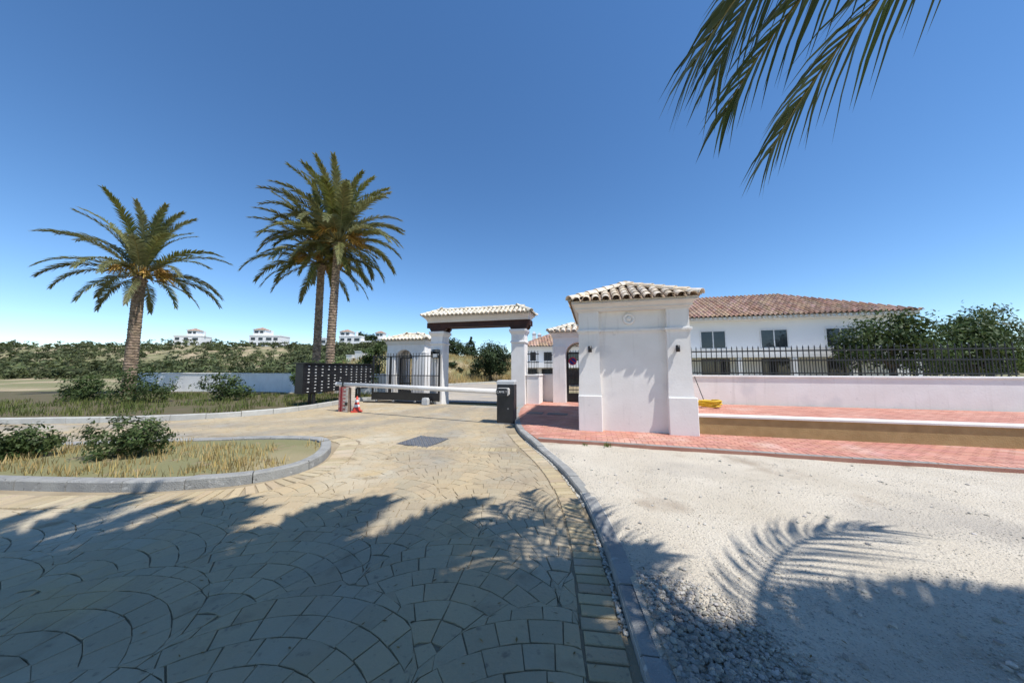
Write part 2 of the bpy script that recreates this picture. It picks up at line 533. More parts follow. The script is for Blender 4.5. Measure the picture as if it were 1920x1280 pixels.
BANDR = [p for p in KERB if -0.5 < p[1] < 8.0]
brick_row(drive, BANDR, 0.098, 0.215, -0.003, 0.012, M['stone'], 1, off=0.045, seed=3)
CROSS = [(-3.0, 6.12), (-2.2, 6.02), (-1.2, 5.93), (-0.4, 5.86), (0.14, 5.82)]
brick_row(drive, CROSS, 0.10, 0.22, -0.003, 0.012, M['stone'], 1, off=-0.11, seed=4)
brick_row(drive, [(-3.75, 6.62), (-3.35, 6.3), (-3.13, 5.75), (-2.92, 5.15), (-2.93, 4.6), (-3.2, 4.1), (-3.7, 3.85), (-5.2, 3.7), (-7.0, 3.85)], 0.105, 0.32, -0.003, 0.0135, M['stone'], -1, off=-0.07, seed=5)
ISLBAND = [(-3.7, 6.9), (-3.1, 6.5), (-2.86, 5.8), (-2.64, 5.15), (-2.66, 4.5), (-3.0, 3.85), (-3.7, 3.56), (-5.2, 3.4), (-9.0, 3.8), (-10.0, 4.9), (-9.3, 6.2), (-5.4, 6.9)]

# --- fan (fish scale) stamped stones
TRACKS = [[(-34, 6.9), (-12, 7.3), (-6.5, 7.7), (-4.3, 8.8), (-3.0, 10.2), (-1.9, 12.6)], [(-0.4, -2), (-0.5, 3), (-0.7, 6), (-1.05, 9), (-1.45, 12.6)]]
TRK = [offset(t, d) for t in TRACKS for d in (-0.7, 0.7)]


def wear(x, y):
    d = min(nearest(t, x, y)[0] for t in TRK)
    w = 1 - smooth(0.1, 0.75, d)
    w *= smooth(0.5, 7.0, y) * 0.9 + 0.1
    return w * (0.75 + 0.5 * mnoise.noise(Vector((x * 0.9, y * 0.9, 7))))


BANDIN = offset([p for p in KERB if -6 < p[1] < 12.5], 0.275)
near_poly = [p for p in BANDIN if p[1] < 5.75]
near_poly = [(0.13, 5.69)] + near_poly + [(-14, -0.2), (-14, 6.9), (-5.4, 6.95), (-3.7, 6.9), (-3.05, 6.3), (-3.0, 6.0), (-2.2, 5.9), (-1.2, 5.81), (-0.4, 5.74)]
far_poly = [(-0.4, 5.98), (-1.2, 6.05), (-2.2, 6.14), (-3.0, 6.24), (-3.7, 6.95), (-14, 7.0), (-13, 8.3), (-9.6, 8.9), (-7.75, 10.2), (-7.1, 12.0), (-6.9, 13.9), (-6.2, 14.1), (-2.9, 13.1), (0.1, 12.1)] + [p for p in BANDIN if 5.9 < p[1] < 12.0]
MAN = [(-2.28, 6.30), (-2.02, 6.98), (-1.36, 6.72), (-1.62, 6.0)]
manc = (sum(p[0] for p in MAN) / 4, sum(p[1] for p in MAN) / 4)
MANB = [(manc[0] + (p[0] - manc[0]) * 1.1, manc[1] + (p[1] - manc[1]) * 1.1) for p in MAN]


def fan_stones(rng):
    P, RR = 1.40, 0.70
    rot = R(-8)
    cr, sr = math.cos(rot), math.sin(rot)
    rw = 0.158
    res = []
    for j in range(-4, 24):
        for i in range(-13, 5):
            cx, cy = (i + 0.5 * (j % 2)) * P, j * RR
            wx, wy = cx * cr - cy * sr, cx * sr + cy * cr
            if not (-14.5 < wx < 1.8 and 0.3 < wy < 15):
                continue
            ccx, ccy = cx, cy - 0.72 * RR
            low = [(cx - RR, cy - RR), (cx + RR, cy - RR), (cx, cy - 2 * RR)]
            k = 0
            r0 = 0.0
            while r0 < 1.72 * RR:
                r1 = r0 + rw * rng.uniform(0.94, 1.06)
                if r1 > 1.64 * RR: r1 = 1.8 * RR
                rm = (r0 + r1) / 2
                ns = max(3, int(2 * math.pi * rm / 0.185))
                ph = rng.random()
                cuts = [(q + ph + rng.uniform(-0.13, 0.13)) / ns * 2 * math.pi for q in range(ns)]
                for q in range(ns):
                    a0 = cuts[q]
                    a1 = cuts[(q + 1) % ns] + (2 * math.pi if q == ns - 1 else 0)
                    pts = []
                    for rr_, aa in ((r0, (a0, (a0 + a1) / 2, a1)), (r1, (a1, (a0 + a1) / 2, a0))):
                        for a in aa:
                            pts.append([ccx + rr_ * math.cos(a), ccy + rr_ * math.sin(a)])
                    if r0 < 0.01:
                        pts = pts[2:]
                    inside = 0
                    for p in pts:
                        dx, dy = p[0] - cx, p[1] - cy
                        d = math.hypot(dx, dy)
                        ok = True
                        if d > RR:
                            p[0] = cx + dx / d * RR; p[1] = cy + dy / d * RR
                            ok = d < RR * 1.04
                        for lx, ly in low:
                            ex, ey = p[0] - lx, p[1] - ly
                            e = math.hypot(ex, ey)
                            if e < RR:
                                if e < RR * 0.96: ok = False
                                e = max(e, 1e-6)
                                p[0] = lx + ex / e * RR; p[1] = ly + ey / e * RR
                        inside += ok
                    if inside == 0:
                        continue
                    pts = [(x * cr - y * sr, x * sr + y * cr) for x, y in pts]
                    res.append(pts)
                r0 = r1
    return res


def clean(poly):
    out = []
    for p in poly:
        if not out or math.hypot(p[0] - out[-1][0], p[1] - out[-1][1]) > 0.012:
            out.append(p)
    if len(out) > 2 and math.hypot(out[0][0] - out[-1][0], out[0][1] - out[-1][1]) < 0.012:
        out.pop()
    return out


def area(p):
    return 0.5 * sum(p[i][0] * p[(i + 1) % len(p)][1] - p[(i + 1) % len(p)][0] * p[i][1] for i in range(len(p)))


def convexish(p):
    n = len(p)
    bad = 0
    for i in range(n):
        a, b, c = p[i - 1], p[i], p[(i + 1) % n]
        cr_ = (b[0] - a[0]) * (c[1] - b[1]) - (b[1] - a[1]) * (c[0] - b[0])
        if cr_ < -0.0012: bad += 1
    return bad < 3


def inter_ok(poly):
    return len(poly) >= 3


srng = random.Random(11)
stones = []
for pts in fan_stones(srng):
    cx = sum(p[0] for p in pts) / len(pts); cy = sum(p[1] for p in pts) / len(pts)
    nn = sum(pip(near_poly, x, y) for x, y in pts)
    nf = sum(pip(far_poly, x, y) for x, y in pts)
    if nn + nf == 0 or sum(pip(ISLBAND, x, y) or pip(MANB, x, y) for x, y in pts) == len(pts):
        continue
    reg = near_poly if nn >= nf else far_poly
    q = []
    for x, y in pts:
        if not pip(reg, x, y):
            _, x, y = nearest(reg, x, y, True)
        if pip(ISLBAND, x, y):
            _, x, y = nearest(ISLBAND, x, y, True)
        if pip(MANB, x, y):
            _, x, y = nearest(MANB, x, y, True)
        q.append((x + srng.uniform(-0.004, 0.004), y + srng.uniform(-0.004, 0.004)))
    q = clean(q)
    if len(q) < 3: continue
    if area(q) < 0: q.reverse()
    if area(q) < 0.0012: continue
    cx = sum(p[0] for p in q) / len(q); cy = sum(p[1] for p in q) / len(q)
    stones.append((math.hypot(cx, cy + 0.3), cx, cy, q, reg is far_poly))
stones.sort(key=lambda s: s[0])


def stone_into(mb, cx, cy, q, far, rng):
    mr = sum(math.hypot(x - cx, y - cy) for x, y in q) / len(q)
    top = (0.0070 if far else 0.0105) + rng.uniform(-0.0012, 0.0012)
    gap = rng.uniform(0.0010, 0.0034) * (0.6 if far else 1)
    w = wear(cx, cy)
    v = rng.uniform(0.935, 1.06) * (1 - 0.19 * w)
    hue = rng.uniform(-0.03, 0.03)
    tint = (v * (1 + hue - 0.10 * w), v * (1 - 0.04 * w), v * (1 - hue + 0.12 * w))

    def ring(i, z):
        s = max(0.2, 1 - i / mr)
        return [(cx + (x - cx) * s, cy + (y - cy) * s, z) for x, y in q]
    mb.loft([ring(gap, -0.002), ring(gap + 0.001, top - 0.003), ring(gap + 0.0042, top)], cap0=False, tint=tint)


rest = MB()
nsep = 0
for d, cx, cy, q, far in stones:
    # the 300 nearest stones inside the camera's view are objects of their own
    if nsep < 300 and cy > 1.45 and abs(cx) < cy * 1.05:
        mb = MB()
        stone_into(mb, cx, cy, q, far, srng)
        mb.build('paving_stone', M['stone'], drive)
        nsep += 1
    else:
        stone_into(rest, cx, cy, q, far, srng)
rest.build('paving_stones', M['stone'], drive, kind='stuff')
# worn, filled-in bed under the far paving where the joints hardly show
fb = MB()
n_ = 0.35
ix0, ix1, iy0, iy1 = -40, 3, 16, 42
for a in range(ix0, ix1):
    for b in range(iy0, iy1):
        x, y = (a + 0.5) * n_, (b + 0.5) * n_
        if pip(far_poly, x, y) and nearest(far_poly, x, y, True)[0] > 0.2 and not pip(MANB, x, y) and nearest(MANB, x, y, True)[0] > 0.2:
            w = wear(x, y)
            fb.add([(a * n_, b * n_, 0.0035), ((a + 1) * n_, b * n_, 0.0035), ((a + 1) * n_, (b + 1) * n_, 0.0035), (a * n_, (b + 1) * n_, 0.0035)], [(0, 1, 2, 3)], tint=(0.93 - 0.16 * w, 0.93 - 0.1 * w, 0.93))
fb.build('worn_bed', M['stone'], drive, kind='stuff')

# --- manhole cover
mh = thing('manhole_cover', 'square grey cast iron manhole cover with chequered tread set in the sandy driveway', 'manhole cover', (manc[0], manc[1], 0.0))
loc = [(p[0] - manc[0], p[1] - manc[1]) for p in MAN][::-1]
fr = MB()
fr.prism([(x * 1.06, y * 1.06) for x, y in loc][::-1], -0.01, 0.010)
fr.build('frame', M['castiron'], mh)
pl = MB()
pl.prism([(x * 0.97, y * 0.97) for x, y in loc][::-1], -0.005, 0.0125)
pl.build('plate', M['castiron'], mh)
tr = MB()
ex = Vector((loc[1][0] - loc[0][0], loc[1][1] - loc[0][1])); ey = Vector((loc[3][0] - loc[0][0], loc[3][1] - loc[0][1])); o_ = Vector(loc[0])
N = 13
for i in range(N):
    for j in range(N):
        c = o_ + ex * ((i + 0.5) / N) + ey * ((j + 0.5) / N)
        a = ex.normalized() * (0.021 if (i + j) % 2 else 0.009); b = ey.normalized() * (0.009 if (i + j) % 2 else 0.021)
        tr.add([(*(c - a - b), 0.0126), (*(c + a - b), 0.0126), (*(c + a + b), 0.0126), (*(c - a + b), 0.0126),
                (*(c - a * .6 - b * .6), 0.020), (*(c + a * .6 - b * .6), 0.020), (*(c + a * .6 + b * .6), 0.020), (*(c - a * .6 + b * .6), 0.020)],
               [(4, 5, 6, 7), (0, 1, 5, 4), (1, 2, 6, 5), (2, 3, 7, 6), (3, 0, 4, 7)])
tr.build('tread', M['steel'], mh, kind='stuff')

# --- gravel lot right of the kerb
RF0, RF1 = Vector((0.50, 6.37)), Vector((3.35, 5.54))
rfd = (RF1 - RF0).normalized()
RFE = RF0 + rfd * 16
gp = [p for p in offset(KERB, -0.10) if p[1] < 6.4] + [(0.3, -8), (24, -8), (24, RFE.y), (RFE.x, RFE.y), (RF0.x, RF0.y)]
kmid = offset(KERB, -0.15)


def gz(X, Y):
    d = nearest(kmid, X, Y)[0]
    return 0.032 + 0.022 * smooth(0.8, 0.0, d) * smooth(6.2, 5.2, Y) + 0.020 * mnoise.noise(Vector((X * 0.8, Y * 0.8, 1))) + 0.012 * mnoise.noise(Vector((X * 3, Y * 3, 2)))


gm = MB()
st = 0.16
idx = {}
vs_, fs_ = [], []
for a in range(0, 130):
    for b in range(-30, 42):
        x, y = (a + 0.5) * st, (b + 0.5) * st
        if not pip(gp, x, y) and nearest(gp, x, y, True)[0] > 0.11:
            continue
        q = []
        for da, db in ((0, 0), (1, 0), (1, 1), (0, 1)):
            k = (a + da, b + db)
            if k not in idx:
                X, Y = k[0] * st, k[1] * st
                if not pip(gp, X, Y):
                    _, X, Y = nearest(gp, X, Y, True)
                z = gz(X, Y)
                idx[k] = len(vs_)
                vs_.append((X, Y, z))
            q.append(idx[k])
        fs_.append(tuple(q))
gm.add(vs_, fs_, smooth=True)
gravel = gm.build('gravel_lot', M['gravel'], kind='structure')


OCT = [(1, 0, 0), (0, 1, 0), (-1, 0, 0), (0, -1, 0), (0, 0, 1), (0, 0, -1)]
OF = [(0, 1, 4), (1, 2, 4), (2, 3, 4), (3, 0, 4), (1, 0, 5), (2, 1, 5), (3, 2, 5), (0, 3, 5)]
ICO = None
bmt = bmesh.new()
bmesh.ops.create_icosphere(bmt, subdivisions=1, radius=1)
bmt.verts.ensure_lookup_table()
ICO = ([tuple(v.co) for v in bmt.verts], [tuple(v.index for v in f.verts) for f in bmt.faces])
bmt.free()


def pebble(mb, rng, x, y, z, r, tint):
    vs0, fs0 = ICO if r > 0.011 else (OCT, OF)
    sx, sy, sz = r * rng.uniform(0.7, 1.3), r * rng.uniform(0.7, 1.2), r * rng.uniform(0.45, 0.8)
    a = rng.uniform(0, 6.28)
    ca, sa = math.cos(a), math.sin(a)
    out = []
    for vx, vy, vz in vs0:
        k = rng.uniform(0.75, 1.2)
        px, py, pz = vx * sx * k, vy * sy * k, vz * sz * k
        out.append((x + px * ca - py * sa, y + px * sa + py * ca, z + pz + sz * 0.35))
    mb.add(out, fs0, tint=tint)


prng = random.Random(5)
pb = MB()
kout = offset(KERB, -0.15)
def kx(y):
    best = min(kout, key=lambda p: abs(p[1] - y))
    for a, b in zip(kout, kout[1:]):
        if min(a[1], b[1]) <= y <= max(a[1], b[1]) and abs(a[1] - b[1]) > 1e-6:
            t = (y - a[1]) / (b[1] - a[1])
            return a[0] + (b[0] - a[0]) * t
    return best[0]
cnt = 0
while cnt < 17000:
    y = 1.3 + (prng.random() ** 1.7) * 4.6
    x = kx(y) + (prng.random() ** 1.4) * (0.6 + y * 1.15)
    if y > RF0.y + (x - RF0.x) * rfd.y / rfd.x - 0.12: continue
    heap = smooth(2.6, 1.7, y) * smooth(0.9, 0.05, x - kx(y)) 
    clus = mnoise.noise(Vector((x * 1.3, y * 1.3, 4)))
    if heap < 0.25 and prng.random() > 0.42 + 0.6 * clus: continue
    r = prng.uniform(0.003, 0.0075) * (1 + 1.7 * heap)
    if prng.random() < 0.012 + 0.12 * heap: r = prng.uniform(0.012, 0.022)
    v = prng.uniform(0.62, 1.2) * (1 - 0.35 * heap)
    pebble(pb, prng, x, y, gz(x, y) + heap * prng.uniform(0, 0.012), r, (v, v * prng.uniform(0.96, 1.0), v * prng.uniform(0.9, 1.0)))
    cnt += 1
pb.build('gravel_chips', M['pebble'], gravel, kind='stuff')
# crumbled mortar in the gutter beside the kerb
cr_ = MB()
gut = offset(KERB, 0.022)
gpts = [p for p in resample([Vector(p) for p in gut], 0.012) if 1.3 < p.y < 6.5]
for p in gpts:
    if mnoise.noise(Vector((p.x * 2, p.y * 2, 9))) < -0.30: continue
    for _ in range(2):
        v = prng.uniform(0.7, 1.15)
        pebble(cr_, prng, p.x + prng.gauss(0, 0.010), p.y, 0.004, prng.uniform(0.006, 0.016), (v, v, v * 0.97))
cr_.build('crumbled_mortar', M['pebble'], drive, kind='stuff')

# --- red pavement round the gatehouse
RZ = 0.10
rp = [(0.50, 6.37)] + [tuple(RF0 + rfd * d) for d in (4, 9, 13)] + [W(10.5, 13.6)[:2], W(-2.35, 13.6)[:2], (0.46, 12.2), (0.28, 10.9), (0.2, 9.6), (0.2, 8.2), (0.28, 7.3)]
rp = [(x, y) for x, y in rp]
sl_ = MB()
sl_.prism(rp, -0.05, RZ - 0.006)
red = sl_.build('red_pavement', M['redjoint'], kind='structure')
hutbox = (-0.28, 2.12, 7.34, 11.0)
rf = MB()
rrng = random.Random(8)
cnt = 0
v = 5.6
row = 0
while v < 13.4:
    u = -3.2 + (0.105 if row % 2 else 0)
    while u < 8.0:
        c = W(u + 0.105, v + 0.0525)
        inside = pip(rp, c[0], c[1]) and nearest(rp, c[0], c[1], True)[0] > 0.06
        dfront = (c[0] - RF0.x) * rfd.y * -1 + (c[1] - RF0.y) * rfd.x
        if inside and dfront > 0.33 and not (hutbox[0] < u and u + 0.2 < hutbox[1] and hutbox[2] + .1 < v < hutbox[3]):
            g_ = 0.004
            q = [W(u + g_, v + g_), W(u + 0.21 - g_, v + g_), W(u + 0.21 - g_, v + 0.105 - g_), W(u + g_, v + 0.105 - g_)]
            h = RZ + rrng.uniform(-0.0012, 0.0012)
            t = rrng.uniform(0.88, 1.1)
            cx, cy = c[0], c[1]
            rf.loft([[(x, y, RZ - 0.008) for x, y, _ in q], [(cx + (x - cx) * 0.97, cy + (y - cy) * 0.95, h) for x, y, _ in q]], cap0=False, tint=(t, t * rrng.uniform(0.95, 1.05), t * rrng.uniform(0.95, 1.05)))
        u += 0.21
    v += 0.105
    row += 1
rf.build('paving_bricks', M['redpave'], red, kind='stuff')
brick_row(red, [tuple(RF0 + rfd * (0.10 + k)) for k in range(0, 12)], 0.105, 0.21, RZ - 0.008, RZ, M['redpave'], -1, off=0.09, seed=6, gap=0.004)
kf = link('pavement_edging', None, None, kind='structure')
kerb_blocks(kf, [tuple(RF0 + rfd * k) for k in (0.02, 3, 6, 9, 12.5)], 1.0, 0.085, -0.04, RZ + 0.006, M['kerb'], -1, jit=0.004, name='edging_block')
for (u, v, w_, d_) in ((-1.75, 9.75, 0.5, 0.42), (-1.05, 9.7, 0.62, 0.42)):
    c = W(u, v)
    t_ = thing('utility_cover', 'dark rectangular utility cover in the red pavement, ' + ('smaller one next to the kerb' if w_ < 0.55 else 'larger one next to the gatehouse wall'), 'utility cover', (c[0], c[1], RZ), -TH)
    a = MB(); a.box(-w_ / 2, w_ / 2, -d_ / 2, d_ / 2, -0.01, 0.006); a.build('frame', M['castiron'], t_)
    a = MB(); a.cbox(-w_ / 2 + .03, w_ / 2 - .03, -d_ / 2 + .03, d_ / 2 - .03, -0.005, 0.010, 0.004); a.build('plate', M['castiron'], t_)

# --- road running on behind the portal, with its far kerb
br = MB()
bp_ = [W(-6.1, 12.9)[:2], W(-3.2, 12.9)[:2], (0.6, 15.0), (3.5, 22), (6.5, 31), (9, 40), (2.2, 37.2), (-1.67, 32.4), (-5.65, 27.3), (-9.0, 22.5), (-12.5, 17.0), (-8.0, 15.5), (-4.6, 14.2)]
br.add([(x, y, 0.0) for x, y in bp_], [tuple(range(len(bp_)))])
br.build('inner_road', M['road'], kind='structure')
kb = link('kerb', None, None, kind='structure')
kerb_blocks(kb, [(-12.5, 17.2), (-9.0, 22.6), (-5.65, 27.4), (-1.67, 32.5), (2.2, 37.3), (9, 46)], 1.0, 0.16, -0.04, 0.14, M['kerb_pale'], -1)

# ================================================================== BUILDINGS
def tile_mesh(name, r, L, m, n=7, th=0.014, taper=0.86):
    """half-barrel cover tile, lower end at y=0, running up +y"""
    mb = MB()
    rings = []
    for y, k, lift in ((0, 1.0, 0.018), (L, taper, 0.0)):
        outer = [(-math.cos(math.pi * i / (n - 1)) * r * k, y, math.sin(math.pi * i / (n - 1)) * r * k * 0.9 + lift) for i in range(n)]
        inner = [(-math.cos(math.pi * i / (n - 1)) * (r * k - th), y, math.sin(math.pi * i / (n - 1)) * (r * k - th) * 0.9 + lift) for i in reversed(range(n))]
        rings.append(outer + inner)
    mb.loft(rings, smooth=False)
    me = mb.mesh(name, m)
    return me


def roof_planes(x0, x1, y0, y1, z0, rise):
    w, d = x1 - x0, y1 - y0
    m = min(w, d) / 2
    S = math.hypot(m, rise)
    c, s = m / S, rise / S
    X, Y, Z = Vector((1, 0, 0)), Vector((0, 1, 0)), Vector((0, 0, 1))
    return m, S, [(Vector((x0, y0, z0)), X, Y * c + Z * s, w), (Vector((x1, y0, z0)), Y, -X * c + Z * s, d),
                  (Vector((x1, y1, z0)), -X, -Y * c + Z * s, w), (Vector((x0, y1, z0)), -Y, X * c + Z * s, d)]


def hip_roof(parent, x0, x1, y0, y1, z0, rise, sp, m_tile, seed=1, plugs=False, sides=(0, 1, 2, 3), r=None, expo=0.30, L=0.40, jit=1.0):
    """hipped roof: deck, pan tiles (joined), every cover tile and every hip or ridge tile an object"""
    rng = random.Random(seed)
    r = r or sp * 0.40
    m, S, planes = roof_planes(x0, x1, y0, y1, z0, rise)
    w, d = x1 - x0, y1 - y0
    if w < d:
        ra, rb = Vector(((x0 + x1) / 2, y0 + m, z0 + rise)), Vector(((x0 + x1) / 2, y1 - m, z0 + rise))
    else:
        ra, rb = Vector((x0 + m, (y0 + y1) / 2, z0 + rise)), Vector((x1 - m, (y0 + y1) / 2, z0 + rise))
    A, B, C, D = Vector((x0, y0, z0)), Vector((x1, y0, z0)), Vector((x1, y1, z0)), Vector((x0, y1, z0))
    dk = MB()
    dz = Vector((0, 0, -0.03))
    up = [A, B, C, D, ra, rb]
    if w < d:
        tf = [(0, 1, 4), (1, 2, 5, 4), (2, 3, 5), (3, 0, 4, 5)]
    else:
        tf = [(0, 1, 5, 4), (1, 2, 5), (2, 3, 4, 5), (3, 0, 4)]
    dk.add(up, tf)
    dk.add([A + dz, B + dz, C + dz, D + dz, A, B, C, D], [(3, 2, 1, 0), (0, 1, 5, 4), (1, 2, 6, 5), (2, 3, 7, 6), (3, 0, 4, 7)])
    roof = dk.build('roof', M['mortar'], parent)
    tm = tile_mesh('tile', r, L, m_tile)
    pan = MB()
    plug = MB()
    for pi, (p, e, s, T) in enumerate(planes):
        nrm = e.cross(s)
        if nrm.z < 0: nrm = -nrm
        nc = max(1, int(round(T / sp)))
        spp = T / nc
        for i in range(nc):
            t = (i + 0.5) * spp
            ln = min(t, T - t, m) / m * S
            # pan between covers
            tp = (i + 1.0) * spp
            lp = min(tp, T - tp, m) / m * S
            if i < nc - 1 and lp > 0.05:
                a = p + e * tp - s * 0.05 + nrm * 0.01
                prof = [(-0.5, 0.05), (-0.25, 0.012), (0, 0.002), (0.25, 0.012), (0.5, 0.05)]
                rings = [[a + e * (q * spp) + nrm * h + s * l for q, h in prof] for l in (0, lp + 0.05)]
                pan.loft(rings, closed=False, smooth=True)
            if pi not in sides:
                continue
            k = 0
            while k * expo < ln - 0.06 or k == 0:
                o = p + e * (t + rng.uniform(-.006, .006) * jit) + s * (k * expo - 0.055 + rng.uniform(-.012, .012) * jit) + nrm * (0.022 + rng.uniform(-.003, .003))
                ang = rng.uniform(-0.03, 0.03) * jit
                e2 = e * math.cos(ang) + s * math.sin(ang)
                s2 = s * math.cos(ang) - e * math.sin(ang)
                sc_ = min(1.0, max(0.45, (ln - k * expo + 0.13) / L))
                mm = Matrix(((e2.x, s2.x * sc_, nrm.x, o.x), (e2.y, s2.y * sc_, nrm.y, o.y), (e2.z, s2.z * sc_, nrm.z, o.z), (0, 0, 0, 1)))
                place('tile', tm, roof, mm)
                if plugs and k == 0:
                    n = 7
                    arc = [o + e * (-math.cos(math.pi * q / (n - 1)) * (r - .012)) + nrm * (math.sin(math.pi * q / (n - 1)) * (r - .012) * .9 + .014) + s * 0.012 for q in range(n)]
                    plug.add(arc, [tuple(range(n))])
                k += 1
    pan.build('pan_tiles', M['pan'], roof, kind='stuff')
    if plugs:
        plug.build('mortar_plugs', M['mortar'], roof, kind='stuff')
    rm = tile_mesh('hip_tile', r * 1.25, L, m_tile, th=0.016)
    for a, b in ((A, ra), (B, ra if w < d else rb), (C, rb), (D, rb if w < d else ra), (ra, rb)):
        if (b - a).length < 0.2: continue
        y = (b - a).normalized()
        x = y.cross(Vector((0, 0, 1))).normalized()
        z = x.cross(y)
        n = max(1, int((b - a).length / expo))
        for k in range(n + 1):
            o = a + y * (k * expo - 0.06) + z * (0.045 + rng.uniform(-.004, .004))
            if (o - a).length > (b - a).length - 0.1 and k: break
            place('hip_tile', rm, roof, Matrix(((x.x, y.x, z.x, o.x), (x.y, y.y, z.y, o.y), (x.z, y.z, z.z, o.z), (0, 0, 0, 1))))
    return roof


def flared(mb, x0, x1, y0, y1, z0, z1, fl, mi=0):
    """pilaster shaft that flares out softly at its foot"""
    secs = []
    for k in range(9):
        t = k / 8
        z = z0 + (z1 - z0) * t
        f = fl * max(0, 1 - t / 0.55) ** 2
        secs.append((x0 - f, x1 + f, y0 - f, y1 + f, z))
    mb.rect_loft(secs, mi)


def wall_light(parent, x, y, z, r=0.042, h=0.14, toward=-1):
    a = MB()
    a.lathe([(0.001, z - h / 2), (r, z - h / 2), (r, z + h / 2), (r - 0.008, z + h / 2), (0.001, z + h / 2 - 0.01)], 16, x, y + toward * (r + 0.035))
    o = a.build('wall_light', M['iron'], parent)
    b = MB()
    b.box(x - 0.022, x + 0.022, min(y, y + toward * 0.05), max(y, y + toward * 0.05), z - 0.03, z + 0.03)
    b.build('bracket', M['iron'], o)


# ------------------------------------------------------------------ gatehouse
HW, HD = 2.34, 3.66
c = W(-0.28, 7.34)
hut = thing('gatehouse', 'small white stucco gatehouse with corner pilasters, round medallion and hipped clay tile roof', 'gatehouse', (c[0], c[1], RZ), -TH)
hw = MB()
hw.cbox(0.06, HW - 0.06, 0.10, HD - 0.10, -0.05, 2.76, 0.01)
hw.build('wall', M['stucco'], hut)
pil = [(0, 0.46), (HW - 0.46, HW)]
for k, (xa, xb) in enumerate(pil):
    for front in (True, False):
        ya, yb = (0.0, 0.46) if front else (HD - 0.46, HD)
        p = MB()
        p.cbox(xa - 0.03, xb + (0.075 if k else 0.03), ya - 0.05 if front else ya - .03, yb + 0.03 if front else yb + .05, -0.05, 0.78, 0.012)
        flared(p, xa, xb, ya, yb, 0.78, 2.22, 0.022)
        p.cbox(xa + 0.004, xb - 0.004, ya + .003, yb - .003, 2.22, 2.78, 0.008)
        p.build('pilaster', M['stucco'], hut)
mo = MB()
# string course: one moulded ring round the walls, stepping out over the pilasters
for za, zb, ex in ((2.20, 2.235, 0.018), (2.235, 2.285, 0.040)):
    for xa, xb in pil:
        mo.cbox(xa - ex, xb + ex, -ex, 0.3, za, zb, 0.006)
        mo.cbox(xa - ex, xb + ex, HD - 0.3, HD + ex, za, zb, 0.006)
    mo.box(0.5, HW - 0.5, 0.10 - ex, 0.2, za + .001, zb - .001)
    mo.box(-ex + 0.06, 0.2, 0.5, HD - 0.5, za + .001, zb - .001)
    mo.box(HW - 0.2, HW - 0.06 + ex, 0.5, HD - 0.5, za + .001, zb - .001)
mo.build('string_course', M['stucco'], hut)
cn = MB()
cn.rect_loft([(-0.02, HW + 0.02, -0.02, HD + 0.02, 2.70), (-0.03, HW + 0.03, -0.03, HD + 0.03, 2.74), (-0.06, HW + 0.06, -0.06, HD + 0.06, 2.755), (-0.06, HW + 0.06, -0.06, HD + 0.06, 2.79),
              (-0.08, HW + 0.08, -0.08, HD + 0.08, 2.82), (-0.11, HW + 0.11, -0.11, HD + 0.11, 2.85), (-0.115, HW + 0.115, -0.115, HD + 0.115, 2.865)])
cn.build('cornice', M['cream'], hut)
# medallion on the frieze
md = MB()
n = 28
cxm, czm = HW / 2 - 0.05, 2.52
def circ(r_, y_):
    return [(cxm + r_ * math.cos(2 * math.pi * k / n), y_, czm + r_ * math.sin(2 * math.pi * k / n)) for k in range(n)]
md.loft([circ(0.132, 0.10), circ(0.128, 0.070), circ(0.118, 0.062), circ(0.088, 0.062), circ(0.078, 0.072), circ(0.066, 0.090), circ(0.062, 0.094), circ(0.055, 0.070), circ(0.030, 0.058), circ(0.004, 0.055)], smooth=True)
md.build('medallion', M['stucco'], hut)
wall_light(hut, 0.25, 0.0, 1.83)
wall_light(hut, HW - 0.27, 0.0, 1.82)
fs = MB()
fs.box(-0.145, HW + 0.145, -0.145, HD + 0.145, 2.866, 2.89)
fs.build('soffit', M['cream'], hut)
hip_roof(hut, -0.15, HW + 0.15, -0.15, HD + 0.15, 2.93, 0.60, 0.220, M['tile'], seed=2)

# ------------------------------------------------------------------ portal over the driveway
PU0, PU1, PV, PD, PW = -6.66, -2.56, 11.95, 0.62, 0.54
c = W(PU0, PV)
por = thing('entrance_portal', 'tall entrance portal of two white pillars carrying brown timber beams and a clay tile roof', 'portal', (c[0], c[1], 0), -TH)
span = PU1 - PU0
for xa in (0, span - PW):
    p = MB()
    flared(p, xa, xa + PW, 0, PD, -0.05, 2.50, 0.03)
    p.rect_loft([(xa - 0.0, xa + PW + 0.0, 0, PD, 2.50), (xa - 0.035, xa + PW + 0.035, -0.035, PD + 0.035, 2.52), (xa - 0.035, xa + PW + 0.035, -0.035, PD + 0.035, 2.57),
                 (xa + 0.0, xa + PW - 0.0, 0.0, PD, 2.60), (xa + 0.0, xa + PW - 0.0, 0.0, PD, 2.84), (xa - 0.05, xa + PW + 0.05, -0.05, PD + 0.05, 2.93), (xa - 0.075, xa + PW + 0.075, -0.075, PD + 0.075, 2.97), (xa - 0.075, xa + PW + 0.075, -0.075, PD + 0.075, 3.06)])
    p.build('pillar', M['stucco'], por)
    # corbel brackets with a cut-back end, front and rear, both ways
    for side in (0.02, PD - 0.18):
        b = MB()
        pr = [(xa - 0.10, 3.22), (xa - 0.02, 3.06), (xa + PW + 0.04, 3.06), (xa + PW + 0.14, 3.16), (xa + PW + 0.14, 3.22)]
        b.loft([[(x, y, z) for x, z in pr] for y in (side, side + 0.16)])
        b.build('bracket', M['wood'], por)
for y0_, y1_ in ((0.02, 0.20), (PD - 0.20, PD - 0.02)):
    b = MB()
    b.box(-0.22, span + 0.22, y0_, y1_, 3.222, 3.44)
    b.build('beam', M['wood'], por)
b = MB()
